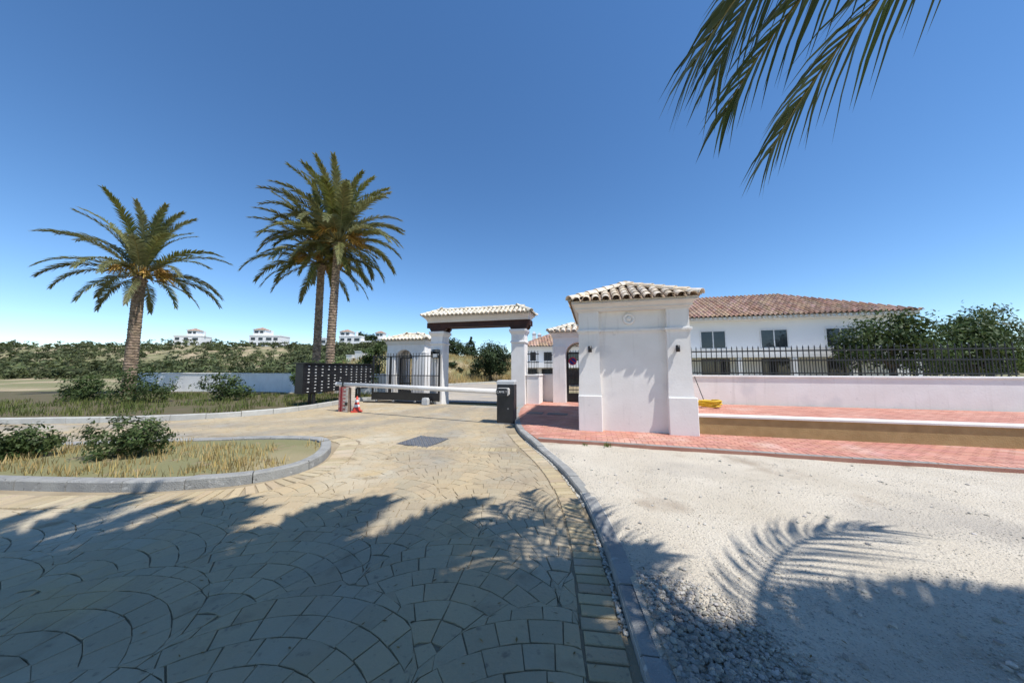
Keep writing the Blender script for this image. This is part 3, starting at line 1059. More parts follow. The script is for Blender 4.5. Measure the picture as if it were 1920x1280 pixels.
b.box(0.1, span - 0.1, 0.21, PD - 0.21, 3.38, 3.43)
for k in range(12):
    x = 0.3 + k * (span - 0.6) / 11
    b.box(x - 0.04, x + 0.04, 0.20, PD - 0.20, 3.30, 3.39)
b.build('soffit_boards', M['wood'], por)
f = MB()
f.rect_loft([(-0.16, span + 0.16, -0.06, PD + 0.06, 3.442), (-0.16, span + 0.16, -0.07, PD + 0.07, 3.50), (-0.19, span + 0.19, -0.12, PD + 0.12, 3.56), (-0.20, span + 0.20, -0.13, PD + 0.13, 3.585), (-0.25, span + 0.25, -0.20, PD + 0.20, 3.63), (-0.26, span + 0.26, -0.21, PD + 0.21, 3.65)])
f.build('cornice', M['cream'], por)
hip_roof(por, -0.29, span + 0.29, -0.25, PD + 0.25, 3.69, 0.29, 0.190, M['tile_pale'], seed=3, plugs=True, expo=0.25, L=0.34)
# black wall lantern on the left pillar
ln = MB()
ln.box(0.17, 0.45, -0.20, -0.04, 1.93, 1.955)
ln.box(0.17, 0.45, -0.20, -0.04, 2.25, 2.28)
for x in (0.17, 0.425):
    for y in (-0.20, -0.065):
        ln.box(x, x + 0.025, y, y + 0.025, 1.955, 2.25)
ln.box(0.20, 0.42, -0.04, 0.01, 2.02, 2.20)
ln.box(0.05, 0.17, -0.10, 0.01, 2.07, 2.22)
lo = ln.build('lantern', M['iron'], por)
lg = MB()
lg.box(0.20, 0.42, -0.18, -0.07, 1.96, 2.10)
lg.build('lantern_glass', M['grey_cap'], lo)

# ------------------------------------------------------------------ pierced gates and fences
def bar_run(parent, x0, x1, y, z0, z1, step, r=0.009, spear=True, name='bar'):
    n = max(1, int(round((x1 - x0) / step)))
    mb = MB()
    mb.box(-r, r, -r, r, z0, z1)
    if spear:
        mb.loft([[(-r * 1.3, -r * 1.3, z1), (r * 1.3, -r * 1.3, z1), (r * 1.3, r * 1.3, z1), (-r * 1.3, r * 1.3, z1)], [(-.001, -.001, z1 + 0.07), (.001, -.001, z1 + 0.07), (.001, .001, z1 + 0.07), (-.001, .001, z1 + 0.07)]])
    me = mb.mesh(name, M['iron'])
    for i in range(n + 1):
        link(name, me, parent, (x0 + (x1 - x0) * i / n, y, 0))


c = W(-9.42, 11.82)
sg = thing('sliding_gate', 'black iron sliding gate with spear-topped bars rolled open beside the portal pillar', 'gate', (c[0], c[1], 0), -TH)
GW = 3.28
fr = MB()
fr.box(0, 0.07, -0.025, 0.025, 0.12, 2.06)
fr.box(GW - 0.07, GW, -0.025, 0.025, 0.12, 2.06)
fr.box(0.86, 0.95, -0.027, 0.027, 0.45, 2.0)
fr.box(0.07, GW - 0.07, -0.022, 0.022, 1.985, 2.03)
fr.box(0.07, GW - 0.07, -0.016, 0.016, 1.17, 1.20)
fr.box(0.07, GW - 0.07, -0.022, 0.022, 0.43, 0.46)
fr.build('frame', M['iron'], sg)
pn = MB()
pn.box(0.07, GW - 0.07, -0.02, 0.02, 0.13, 0.43)
pn.build('kick_panel', M['iron'], sg)
bar_run(sg, 0.20, GW - 0.16, 0, 0.46, 2.10, 0.138)
bar_run(sg, 0.27, GW - 0.22, 0, 0.46, 1.22, 0.138, r=0.007, spear=False)
for x in (0.25, 1.1, 2.15, 2.9):
    w_ = MB()
    w_.tube([(x, -0.03, 0.09), (x, 0.03, 0.09)], 0.05, 12)
    w_.build('wheel', M['steel'], sg)
rl = MB()
rl.box(-0.35, 3.0, -0.09, 0.09, 0.0, 0.035)
rl.box(-0.35, 3.0, -0.012, 0.012, 0.035, 0.048)
c2 = W(-9.42, 11.80)
rl.build('gate_rail', M['iron'], None, (c2[0], c2[1], 0.012), -TH, label='black ground rail the sliding gate rolls on', cat='rail')
mt = thing('gate_motor', 'small grey gate motor box standing at the foot of the portal pillar', 'gate motor', W(-6.62, 11.55, 0.012), -TH)
a = MB(); a.rect_loft([(-0.12, 0.12, -0.10, 0.10, 0), (-0.12, 0.12, -0.10, 0.10, 0.20), (-0.10, 0.08, -0.085, 0.085, 0.28)]); a.build('housing', M['grey_cap'], mt)
a = MB(); a.box(-0.15, 0.15, -0.13, 0.13, -0.02, 0.012); a.build('base_plate', M['steel'], mt)

# ------------------------------------------------------------------ arched gateways left and right of the portal
def arch_gateway(name, label, u0, u1, v0, depth, base, piers, eave, arch_w, spring, tilem, seed, gate_side, sp=0.2):
    """white pavilion wall with an arched opening; parts: wall, band, cornice, roof, gate"""
    c = W(u0, v0)
    t = thing(name, label, 'gateway', (c[0], c[1], base), -TH)
    w = u1 - u0
    x0 = piers
    x1 = x0 + arch_w
    ra = arch_w / 2
    cx = x0 + ra
    n = 14
    prof = [(0, -0.1), (0, eave), (w, eave), (w, -0.1), (x1, -0.1)] + [(cx + ra * math.cos(math.pi * k / n), spring + ra * 0.95 * math.sin(math.pi * k / n)) for k in range(n + 1)] + [(x0, -0.1)]
    for yy in ((0, 0.32), (depth - 0.32, depth)):
        m_ = MB()
        # front and back skins as quad strips
        F = []
        top = [(x0 + (x1 - x0) * k / n, eave) for k in range(n + 1)]
        arc = [(cx - ra * math.cos(math.pi * k / n), spring + ra * 0.95 * math.sin(math.pi * k / n)) for k in range(n + 1)]
        for y in yy:
            o = len(m_.v)
            pts = [(0, -0.1), (x0, -0.1), (x0, spring), (x0, eave), (0, eave)]
            m_.add([(a, y, b) for a, b in pts], [(0, 1, 2, 3, 4)])
            pts = [(x1, -0.1), (w, -0.1), (w, eave), (x1, eave), (x1, spring)]
            m_.add([(a, y, b) for a, b in pts], [(0, 1, 2, 3, 4)])
            m_.add([(a, y, b) for a, b in arc + top], [(k, k + 1, n + 2 + k, n + 1 + k) for k in range(n)])
        a, b = yy
        edge = [(x0, -0.1)] + arc + [(x1, -0.1)]
        m_.add([(x, y, z) for y in (a, b) for x, z in edge], [(k, k + 1, len(edge) + k + 1, len(edge) + k) for k in range(len(edge) - 1)])
        for x in (0, w):
            m_.add([(x, a, -0.1), (x, b, -0.1), (x, b, eave), (x, a, eave)], [(0, 1, 2, 3)])
        m_.build('arch_wall', M['stucco'], t)
    sidew = MB()
    sidew.box(0.02, 0.30, 0.323, depth - 0.323, -0.1, eave - 0.002)
    sidew.box(w - 0.30, w - 0.02, 0.323, depth - 0.323, -0.1, eave - 0.002)
    sidew.build('side_wall', M['stucco'], t)
    bd = MB()
    for xa, xb in ((-0.03, x0 - 0.04), (x1 + 0.04, w + 0.03)):
        bd.cbox(xa, xb, -0.03, 0.2, spring + ra * 0.55, spring + ra * 0.55 + 0.07, 0.006)
    bd.build('impost_band', M['stucco'], t)
    pb_ = MB()
    for xa, xb in ((-0.02, min(x0 - 0.03, 0.62)), (max(x1 + 0.03, w - 0.62), w + 0.02)):
        pb_.cbox(xa, xb, -0.02, 0.1, -0.1, spring + ra * 0.55 - 0.001, 0.008)
    pb_.build('pilaster', M['stucco'], t)
    cn = MB()
    cn.rect_loft([(-0.03, w + 0.03, -0.03, depth + 0.03, eave - 0.16), (-0.04, w + 0.04, -0.04, depth + 0.04, eave - 0.12), (-0.08, w + 0.08, -0.08, depth + 0.08, eave), (-0.10, w + 0.10, -0.10, depth + 0.10, eave + 0.03)])
    cn.build('cornice', M['cream'], t)
    hip_roof(t, -0.14, w + 0.14, -0.14, depth + 0.14, eave + 0.07, 0.38 * min(w, depth) / 1.6, sp, tilem, seed=seed, plugs=True, expo=0.27, L=0.36)
    # iron gate in the opening
    g_ = MB()
    gy = 0.36
    gh = spring + ra * 0.15
    g_.box(x0 + 0.01, x0 + 0.09, gy, gy + 0.05, 0.02, gh)
    g_.box(x1 - 0.09, x1 - 0.01, gy, gy + 0.05, 0.02, gh)
    g_.box(x0 + 0.09, x1 - 0.09, gy, gy + 0.05, gh - 0.06, gh)
    g_.box(x0 + 0.09, x1 - 0.09, gy + .005, gy + 0.045, 0.70, 0.75)
    g_.box(x0 + 0.09, x1 - 0.09, gy + .005, gy + 0.045, 0.48, 0.51)
    g_.box(x0 + 0.09, x1 - 0.09, gy + .01, gy + 0.04, 0.02, 0.36)
    go = g_.build('gate_frame', M['iron'], t)
    bar_run(t, x0 + 0.17, x1 - 0.17, gy + 0.025, 0.36, gh + 0.05, 0.115)
    bar_run(t, x0 + 0.23, x1 - 0.23, gy + 0.025, 0.36, 1.10, 0.115, r=0.007, spear=False)
    lk = MB()
    lx = x0 + arch_w * 0.62
    lk.box(lx, lx + 0.12, gy - 0.05, gy + 0.08, gh - 0.02, gh + 0.18)
    lk.build('closer_box', M['iron'], t)
    return t, x0, x1, gy, gh


pg, gx0, gx1, ggy, ggh = arch_gateway('arched_gateway', 'white arched pedestrian gateway with pale tile roof behind the gatehouse', -1.55, 0.45, 12.90, 1.5, RZ, 0.52, 2.82, 1.0, 1.98, M['tile_pale'], 5, 1, 0.22)
# round no-parking sign wired to the pedestrian gate
sn = thing('no_parking_sign', 'round blue and red no-parking sign fixed on the black pedestrian gate', 'road sign', W(-1.55 + 0.52 + 0.26, 12.90 + 0.30, 1.79), -TH)


def disc(r0, r1, y0, y1, n=32):
    m_ = MB()
    pts = lambda r_, y_: [(r_ * math.cos(2 * math.pi * k / n), y_, r_ * math.sin(2 * math.pi * k / n)) for k in range(n)]
    if r0 == 0:
        m_.loft([pts(r1, y1), pts(r1, y0)])
    else:
        m_.loft([pts(r0, y1), pts(r1, y1), pts(r1, y0), pts(r0, y0), pts(r0, y1)], cap0=False, cap1=False)
    return m_


disc(0, 0.165, -0.004, 0.004).build('sign_face', M['signblue'], sn)
disc(0.130, 0.167, -0.007, -0.0045).build('red_ring', M['signred'], sn)
a = MB()
a.loft([[(-0.10 - 0.016, y, 0.10 - 0.016), (-0.10 + 0.016, y, 0.10 + 0.016), (0.10 + 0.016, y, -0.10 + 0.016), (0.10 - 0.016, y, -0.10 - 0.016)] for y in (-0.0045, -0.007)])
a.build('red_slash', M['signred'], sn)

lg_, _, _, _, _ = arch_gateway('arched_gateway', 'white arched gateway pavilion with pale tile roof behind the black sliding gate', -10.28, -8.12, 13.95, 1.3, 0.0, 0.50, 2.86, 0.98, 1.98, M['tile_pale'], 6, -1, 0.2)


# ------------------------------------------------------------------ low walls with iron railings
def low_wall(name, label, u0, v0, u1, v1, z0, z1, th, ft=None, step=0.13, capm='stucco', rl_=''):
    a = Vector((u0, v0)); b = Vector((u1, v1))
    L_ = (b - a).length
    ang = math.atan2(b.y - a.y, b.x - a.x)
    c = W(u0, v0)
    t = thing(name, label, 'wall', (c[0], c[1], z0), -TH + ang)
    m_ = MB(); m_.cbox(0, L_, 0, th, -0.1, z1 - z0, 0.01); m_.build('wall_body', M['stucco'], t)
    m_ = MB(); m_.cbox(-0.02, L_ + 0.02, -0.03, th + 0.03, z1 - z0 + 0.001, z1 - z0 + 0.05, 0.01); m_.build('coping', M[capm], t)
    if ft:
        f_ = thing('iron_railing', 'black spear-topped iron railing on the ' + rl_, 'railing', (c[0], c[1], z1 + 0.05), -TH + ang)
        H_ = ft - z1 - 0.05
        for za in (0.05, H_ - 0.10, H_ * 0.52):
            r_ = MB()
            r_.box(0.02, L_ - 0.02, th / 2 - 0.018, th / 2 + 0.018, za, za + 0.035)
            r_.build('rail', M['iron'], f_)
        bar_run(f_, 0.06, L_ - 0.06, th / 2, 0.0, H_, step)
        bar_run(f_, 0.06 + step / 2, L_ - 0.06 - step / 2, th / 2, 0.05, H_ * 0.56, step, r=0.007)
    return t


low_wall('boundary_wall', 'low white wall jutting beside the right portal pillar, facing the driveway', -2.53, 12.14, -2.02, 12.14, RZ, 1.20, 0.25, 2.15, rl_='low wall jutting beside the portal pillar')
low_wall('boundary_wall', 'short white return wall running back to the arched pedestrian gateway', -2.02, 12.42, -2.02, 13.25, RZ, 1.20, 0.22)
low_wall('boundary_wall', 'recessed white wall strip joining the arched pedestrian gateway', -2.02, 13.26, -1.56, 13.26, RZ, 1.20, 0.22, 2.15, rl_='recessed wall strip at the pedestrian gateway')
low_wall('boundary_wall', 'long low white wall behind the mailboxes and planting bed', -30.0, 14.2, -10.4, 14.2, 0.0, 1.15, 0.22)
low_wall('boundary_wall', 'low white wall with coping at the back of the raised terrace', 2.13, 10.0, 9.8, 10.0, 0.5, 1.25, 0.22, 2.06, rl_='low wall behind the terrace')

# ------------------------------------------------------------------ raised terrace right of the gatehouse
c = W(2.16, 7.55)
te = link('terrace', None, None, (c[0], c[1], RZ), -TH, kind='structure')
a = MB(); a.box(0, 7.6, 0.0, 2.44, -0.05, 0.36); a.build('terrace_body', M['ochre'], te)
a = MB(); a.cbox(-0.0, 7.62, -0.03, 0.25, 0.361, 0.402, 0.008); a.build('nosing', M['cream'], te)
a = MB()
rr = random.Random(3)
for i in range(36):
    for j in range(20):
        x0_ = i * 0.21 + (0.105 if j % 2 else 0); y0_ = 0.255 + j * 0.105
        if x0_ + 0.2 > 7.6 or y0_ + 0.1 > 2.42: continue
        t_ = rr.uniform(0.88, 1.1)
        a.box(x0_ + .004, x0_ + .206, y0_ + .004, y0_ + .101, 0.36, 0.398 + rr.uniform(-.001, .001), tint=(t_, t_, t_))
a.build('paving_bricks', M['redpave'], te, kind='stuff')
# yellow hose coiled on the terrace and a thin pole leaning on the wall
hs = MB()
pts = []
for k in range(150):
    a_ = k * 0.26
    r_ = 0.20 + 0.05 * math.sin(k * 0.37) + 0.0004 * k
    pts.append((r_ * math.cos(a_), 0.72 * r_ * math.sin(a_), 0.022 + 0.0011 * k + 0.006 * math.sin(k * 1.3)))
hs.tube(pts, 0.019, 6)
hs.build('garden_hose', M['hose'], None, W(2.86, 8.95, 0.505), -TH, label='yellow garden hose coiled on the red terrace beside the gatehouse', cat='hose')
po = MB()
po.tube([(0, 0, 0), (-0.10, 0.55, 0.80)], 0.011, 8)
po.build('pole', M['frame_dark'], None, W(2.95, 9.46, 0.505), -TH, label='thin dark pole leaning on the low terrace wall', cat='pole')

# ------------------------------------------------------------------ barrier
bx = thing('barrier_cabinet', 'black boom barrier cabinet with light grey cap and lettered cover beside the kerb', 'barrier', W(-2.53, 8.17, 0.012), -TH)
a = MB(); a.cbox(0.0, 0.48, 0.0, 0.34, 0.0, 1.045, 0.018); a.build('cabinet', M['blackbox'], bx)
a = MB(); a.rect_loft([(-0.004, 0.484, -0.004, 0.344, 1.046), (-0.004, 0.484, -0.004, 0.344, 1.12), (0.012, 0.468, 0.012, 0.328, 1.15), (0.03, 0.45, 0.03, 0.31, 1.158)]); a.build('cap', M['grey_cap'], bx)
a = MB(); a.box(-0.03, 0.51, -0.03, 0.37, -0.012, 0.012); a.build('base_plate', M['steel'], bx)


def rrect(x0, x1, z0, z1, r_, y, n=5):
    out = []
    for cx_, cz_, a0 in ((x1 - r_, z1 - r_, 0), (x0 + r_, z1 - r_, 90), (x0 + r_, z0 + r_, 180), (x1 - r_, z0 + r_, 270)):
        for k in range(n):
            t_ = R(a0 + 90 * k / (n - 1))
            out.append((cx_ + r_ * math.cos(t_), y, cz_ + r_ * math.sin(t_)))
    return out


a = MB(); a.loft([rrect(0.03, 0.37, 0.755, 0.955, 0.045, y) for y in (0.004, -0.10)]); co = a.build('arm_cover', M['white_paint'], bx)
a = MB(); a.loft([rrect(0.026, 0.335, 0.752, 0.945, 0.045, y) for y in (-0.101, -0.125)]); a.build('cover_face', M['blackbox'], co)
cu_ = bpy.data.curves.new('lettering', 'FONT')
cu_.body = 'CAME T'
cu_.size = 0.082
cu_.extrude = 0.001
cu_.align_x = 'CENTER'
cu_.align_y = 'CENTER'
tmp = bpy.data.objects.new('tmp', cu_)
col.objects.link(tmp)
dg = bpy.context.evaluated_depsgraph_get()
tme = bpy.data.meshes.new_from_object(tmp.evaluated_get(dg))
bpy.data.objects.remove(tmp)
tme.materials.clear()
tme.materials.append(M['white_print'])
lt = link('lettering', tme, co, (0.182, -0.1275, 0.852))
lt.rotation_euler = (R(90), 0, 0)
a = MB()
a.tube([(-0.0, 0.17, 0.52), (-0.05, 0.17, 0.52)], 0.035, 10)
a.build('photocell', M['iron'], bx)
a = MB(); a.loft([rrect(0.30, 0.34, 0.38, 0.42, 0.012, y) for y in (0.0, -0.006)]); a.build('lock', M['steel'], bx)
# the boom, an oval white tube
A_ = Vector((-0.30, 8.42, 0.865)); B_ = Vector((-6.16, 10.98, 0.945))
bo = thing('barrier_boom', 'long white oval boom pole lowered across the driveway from the black cabinet', 'barrier arm', (A_.x, A_.y, A_.z))
d_ = B_ - A_
e_ = d_.normalized(); sd = e_.cross(Vector((0, 0, 1))).normalized(); up_ = sd.cross(e_)
a = MB()
rings = []
for t_ in (0, 1):
    rings.append([d_ * t_ + sd * (0.040 * math.cos(2 * math.pi * k / 20)) + up_ * (0.066 * math.sin(2 * math.pi * k / 20)) for k in range(20)])
a.loft(rings, smooth=True)
a.build('pole', M['white_paint'], bo)
a = MB()
a.loft([[d_ * (1 + q) + sd * (0.042 * s_ * math.cos(2 * math.pi * k / 20)) + up_ * (0.069 * s_ * math.sin(2 * math.pi * k / 20)) for k in range(20)] for q, s_ in ((-0.002, 1), (0.006, 1), (0.010, 0.8))], smooth=True)
a.build('end_cap', M['cone_white'], bo)
a = MB()
a.loft([[d_ * t_ + sd * x_ + up_ * z_ for x_, z_ in ((0.0445, -0.012), (0.0445, 0.006), (0.0425, 0.006), (0.0425, -0.012))] for t_ in (0.01, 0.99)])
a.build('groove_strip', M['grey_cap'], bo)

# ------------------------------------------------------------------ brick rest post for the boom
rp_ = thing('barrier_rest_post', 'squat painted brick post with dark red stripe holding up the boom end', 'post', (-6.02, 10.86, 0.012), -R(22))
PWD, PDD, PH = 0.44, 0.30, 0.84
a = MB(); a.box(0.012, PWD - 0.012, 0.012, PDD - 0.012, -0.03, PH - 0.01); a.build('core', M['brickmortar'], rp_)
nc = 14
ch = PH / nc
def brick_me(name, l, w, h, m):
    q = MB(); q.cbox(0, l, 0, w, 0, h, 0.005); return q.mesh(name, m)
for k in range(nc):
    z_ = k * ch + 0.004
    off_ = 0.0 if k % 2 else 0.11
    xs = [0.0, 0.22, 0.44] if k % 2 == 0 else [0.0, 0.11, 0.33, 0.44]
    for xa, xb in zip(xs, xs[1:]):
        for ya in (0.0, PDD - 0.12):
            m_ = M['brickred'] if xa < 0.2 else M['brickpaint']
            link('brick', brick_me('brick', xb - xa - 0.008, 0.12, ch - 0.008, m_), rp_, (xa + 0.004 + random.Random(k * 7 + int(xa * 50)).uniform(-.002, .002), ya, z_))
    for xa in (0.0, PWD - 0.12):
        link('brick', brick_me('brick', 0.12, PDD - 0.25, ch - 0.008, M['brickpaint'] if xa > 0.1 else M['brickred']), rp_, (xa, 0.125, z_))
a = MB(); a.box(0.10, 0.165, -0.006, 0.0, 0.0, PH - 0.01); a.build('red_stripe', M['redstripe'], rp_)
a = MB(); a.box(PWD + 0.0, PWD + 0.02, 0.01, 0.12, 0.0, PH - 0.02); a.build('side_board', M['board'], rp_)
a = MB(); a.loft([rrect(0.34, 0.44, 0.22, 0.33, 0.02, y) for y in (-0.001, -0.03)]); a.build('socket_box', M['iron'], rp_)
a = MB()
a.box(0.12, 0.20, 0.03, 0.22, PH - 0.009, PH + 0.012)
a.box(0.13, 0.19, 0.0, 0.024, PH, PH + 0.16)
a.box(0.13, 0.19, 0.20, 0.224, PH, PH + 0.16)
a.build('fork_rest', M['iron'], rp_)

# ------------------------------------------------------------------ traffic cone
cn_ = thing('traffic_cone', 'faded red traffic cone with white bands standing next to the brick rest post', 'traffic cone', (-5.33, 10.78, 0.012), R(20))
a = MB(); a.cbox(-0.17, 0.17, -0.17, 0.17, 0.0, 0.035, 0.01); a.build('base', M['cone_red'], cn_)
prof = lambda z: 0.125 - (0.125 - 0.024) * (z - 0.035) / 0.485
a = MB(); a.lathe([(0.135, 0.036), (prof(0.06), 0.06), (prof(0.52), 0.52), (0.012, 0.525)], 20); a.build('body', M['cone_red'], cn_)
for z0_, z1_ in ((0.17, 0.25), (0.33, 0.41)):
    a = MB(); a.loft([[((prof(z) + 0.002) * math.cos(2 * math.pi * k / 20), (prof(z) + 0.002) * math.sin(2 * math.pi * k / 20), z) for k in range(20)] for z in (z0_, z1_)], cap0=False, cap1=False, smooth=True)
    a.build('band', M['cone_white'], cn_)

# ------------------------------------------------------------------ mailbox bank
MA, MBp = Vector((-7.62, 11.35)), Vector((-6.78, 15.05))
md_ = (MBp - MA)
ml = md_.length
mang = math.atan2(md_.y, md_.x)
mbk = thing('mailbox_bank', 'long black bank of stacked mailboxes with white name plates on legs behind the pale kerb', 'mailboxes', (MA.x, MA.y, 0.0), mang)
a = MB(); a.cbox(0, ml, 0.012, 0.36, 0.56, 1.66, 0.012); a.build('case', M['mailbox'], mbk)
a = MB(); a.box(-0.03, ml + 0.03, -0.06, 0.40, 1.661, 1.70); a.build('canopy', M['mailbox'], mbk)
for x in (0.55, ml - 0.75):
    for y in (0.06, 0.24):
        a = MB(); a.box(x, x + 0.09, y, y + 0.07, 0.0, 0.56); a.build('leg', M['mailbox'], mbk)
ncol, nrow = 12, 9
dw, dh = (ml - 0.04) / ncol, 1.06 / nrow
a = MB()
a.cbox(0.006, dw - 0.006, -0.004, 0.010, 0.005, dh - 0.005, 0.003)
a.box(0.05, dw - 0.05, -0.0075, -0.0045, dh * 0.72, dh * 0.80)
dm = a.mesh('door', M['mailbox'])
a = MB(); a.box(dw * 0.55, dw * 0.80, -0.0085, -0.005, dh * 0.30, dh * 0.54)
plm = a.mesh('name_plate', M['plate'])
mr_ = random.Random(4)
for i in range(ncol):
    for j in range(nrow):
        o = link('door', dm, mbk, (0.02 + i * dw, 0.0, 0.58 + j * dh))
        if mr_.random() < 0.9:
            link('name_plate', plm, o, (mr_.uniform(-.01, .01), 0, mr_.uniform(-.006, .006)))

# ================================================================== VEGETATION
def frond_mesh(name, L, a0, droop, nleaf, ll, lw, seed, mats, segs=2, hang=0.25, first=0.14, sag=0.0):
    rng = random.Random(seed)
    N = 16
    pts = [Vector((0, 0, 0))]
    side = rng.uniform(-0.10, 0.10)
    tang = []
    for k in range(N):
        s = (k + 0.5) / N
        a = a0 - droop * s ** 1.4
        t = Vector((math.cos(a), side * s, math.sin(a))).normalized()
        tang.append(t)
        pts.append(pts[-1] + t * (L / N))
    tang.append(tang[-1])
    mb = MB()
    mb.tube(pts, [0.030 * (1 - 0.88 * k / N) for k in range(N + 1)], 5, mi=1, smooth=True)
    for i in range(nleaf):
        s = first + (1 - first) * (i + 0.5) / nleaf
        f = s * N
        k = min(int(f), N - 1)
        p = pts[k] + (pts[k + 1] - pts[k]) * (f - k)
        T = tang[k]
        S = T.cross(Vector((0, 0, 1)))
        if S.length < 1e-3: S = Vector((0, 1, 0))
        S.normalize()
        Nn = S.cross(T)
        prof = min(1.0, (s - first) / 0.18 + 0.35) * (1 - 0.55 * max(0, (s - 0.6) / 0.4))
        for sg in (-1, 1):
            phi = R(58 - 34 * s) * rng.uniform(0.85, 1.15)
            D = (T * math.cos(phi) + S * (sg * math.sin(phi)) + Nn * rng.uniform(0.05, 0.40)).normalized()
            l = ll * prof * rng.uniform(0.85, 1.12)
            wv = D.cross(Nn).normalized() * (lw / 2)
            if rng.random() < 0.5: wv = (wv + Nn * lw * rng.uniform(-0.4, 0.4))
            v = rng.uniform(0.75, 1.25)
            tint = (v * rng.uniform(0.95, 1.12), v, v * rng.uniform(0.8, 1.05))
            vv = []
            for q in range(segs + 1):
                u = q / segs
                c = p + D * (l * u) + Vector((0, 0, -hang * l * u * u))
                w = (0.75, 1.0, 0.62, 0.0)[q] if segs == 3 else (0.8, 0.9, 0.0)[q]
                if q == segs:
                    vv.append(c)
                else:
                    vv.append(c - wv * w); vv.append(c + wv * w)
            fs = [(2 * q, 2 * q + 1, 2 * q + 3, 2 * q + 2) for q in range(segs - 1)] + [(2 * segs - 2, 2 * segs - 1, 2 * segs)]
            mb.add(vv, fs, 0, tint)
    return mb.mesh(name, mats)


def palm_trunk(h, r0, r1, seed, lean=(0, 0), n=14):
    rng = random.Random(seed)
    mb = MB()
    steps = int(h / 0.075)
    rings, tints = [], []
    for k in range(steps + 1):
        t = k / steps
        r = r0 + (r1 - r0) * t + 0.10 * max(0, 1 - t * 14) ** 2
        boss = 0.028 if k % 2 else 0.0
        if t > 0.95: r += 0.09 * (t - 0.95) / 0.05
        ring = []
        for q in range(n):
            a = 2 * math.pi * (q + 0.5 * ((k // 2) % 2)) / n
            rr_ = r + boss * (0.55 + 0.9 * rng.random()) * (1 if (q + k // 2) % 2 else 0.5)
            ring.append((lean[0] * t * t + rr_ * math.cos(a), lean[1] * t * t + rr_ * math.sin(a), h * t + rng.uniform(-.012, .012)))
        rings.append(ring)
    for k in range(steps):
        for q in range(n):
            q2 = (q + 1) % n
            v = rng.uniform(0.55, 1.4)
            mb.add([rings[k][q], rings[k][q2], rings[k + 1][q2], rings[k + 1][q]], [(0, 1, 2, 3)], tint=(v, v * rng.uniform(.93, 1.0), v * rng.uniform(.86, .98)))
    mb.loft([rings[-1], [(p[0] * .5 + lean[0] * .5, p[1] * .5 + lean[1] * .5, p[2] + 0.2) for p in rings[-1]]])
    return mb.mesh('trunk', M['bark'])


def date_palm(label, x, y, z0, h, frond_sets, nf, seed, trunk_r=(0.24, 0.20), group=None, lean=(0, 0), dates=True, az0=0.0, name='date_palm', skip=None, scale=1.0, extra=()):
    rng = random.Random(seed)
    t = thing(name, label, 'palm tree', (x, y, z0), 0, group)
    link('trunk', palm_trunk(h, trunk_r[0], trunk_r[1], seed, lean), t)
    hub = Vector((lean[0], lean[1], h + 0.1))
    for i in range(nf):
        s = i / (nf - 1)
        az = az0 + i * 2.39996 + rng.uniform(-0.2, 0.2)
        if skip and skip(az % (2 * math.pi), s): continue
        k = min(int(s * len(frond_sets)), len(frond_sets) - 1)
        me = rng.choice(frond_sets[k])
        o = link('frond', me, t, tuple(hub + Vector((math.cos(az) * 0.16, math.sin(az) * 0.16, 0.25 * (1 - s)))))
        o.rotation_euler = (rng.uniform(-0.10, 0.10), rng.uniform(-0.12, 0.12), az)
        q = rng.uniform(0.88, 1.08) * scale
        o.scale = (q, q, q)
    for me, az in extra:
        o = link('frond', me, t, tuple(hub))
        o.rotation_euler = (0, 0, az)
    if dates:
        for i in range(12):
            az = i * 0.72 + rng.uniform(-.2, .2)
            st = MB()
            end = Vector((math.cos(az) * 1.05, math.sin(az) * 1.05, 0.35 + rng.uniform(-.2, .3)))
            mid = end * 0.55 + Vector((0, 0, 0.35))
            st.tube([Vector((0, 0, 0.1)), mid, end], [0.03, 0.022, 0.012], 5)
            for q in range(70):
                b = mid.lerp(end, rng.random())
                dr = Vector((math.cos(az) * 0.45 + rng.uniform(-.35, .35), math.sin(az) * 0.45 + rng.uniform(-.35, .35), rng.uniform(-0.65, 0.15)))
                v = rng.uniform(0.75, 1.25)
                e = b + dr * rng.uniform(0.5, 1.0)
                wv = Vector((rng.uniform(-1, 1), rng.uniform(-1, 1), 0)).normalized() * 0.016
                st.add([b - wv, b + wv, e + wv * 1.6, e - wv * 1.6], [(0, 1, 2, 3)], tint=(v, v * rng.uniform(.85, 1.05), v))
            st.build('date_stalk', M['date'], t, tuple(hub))
    return t


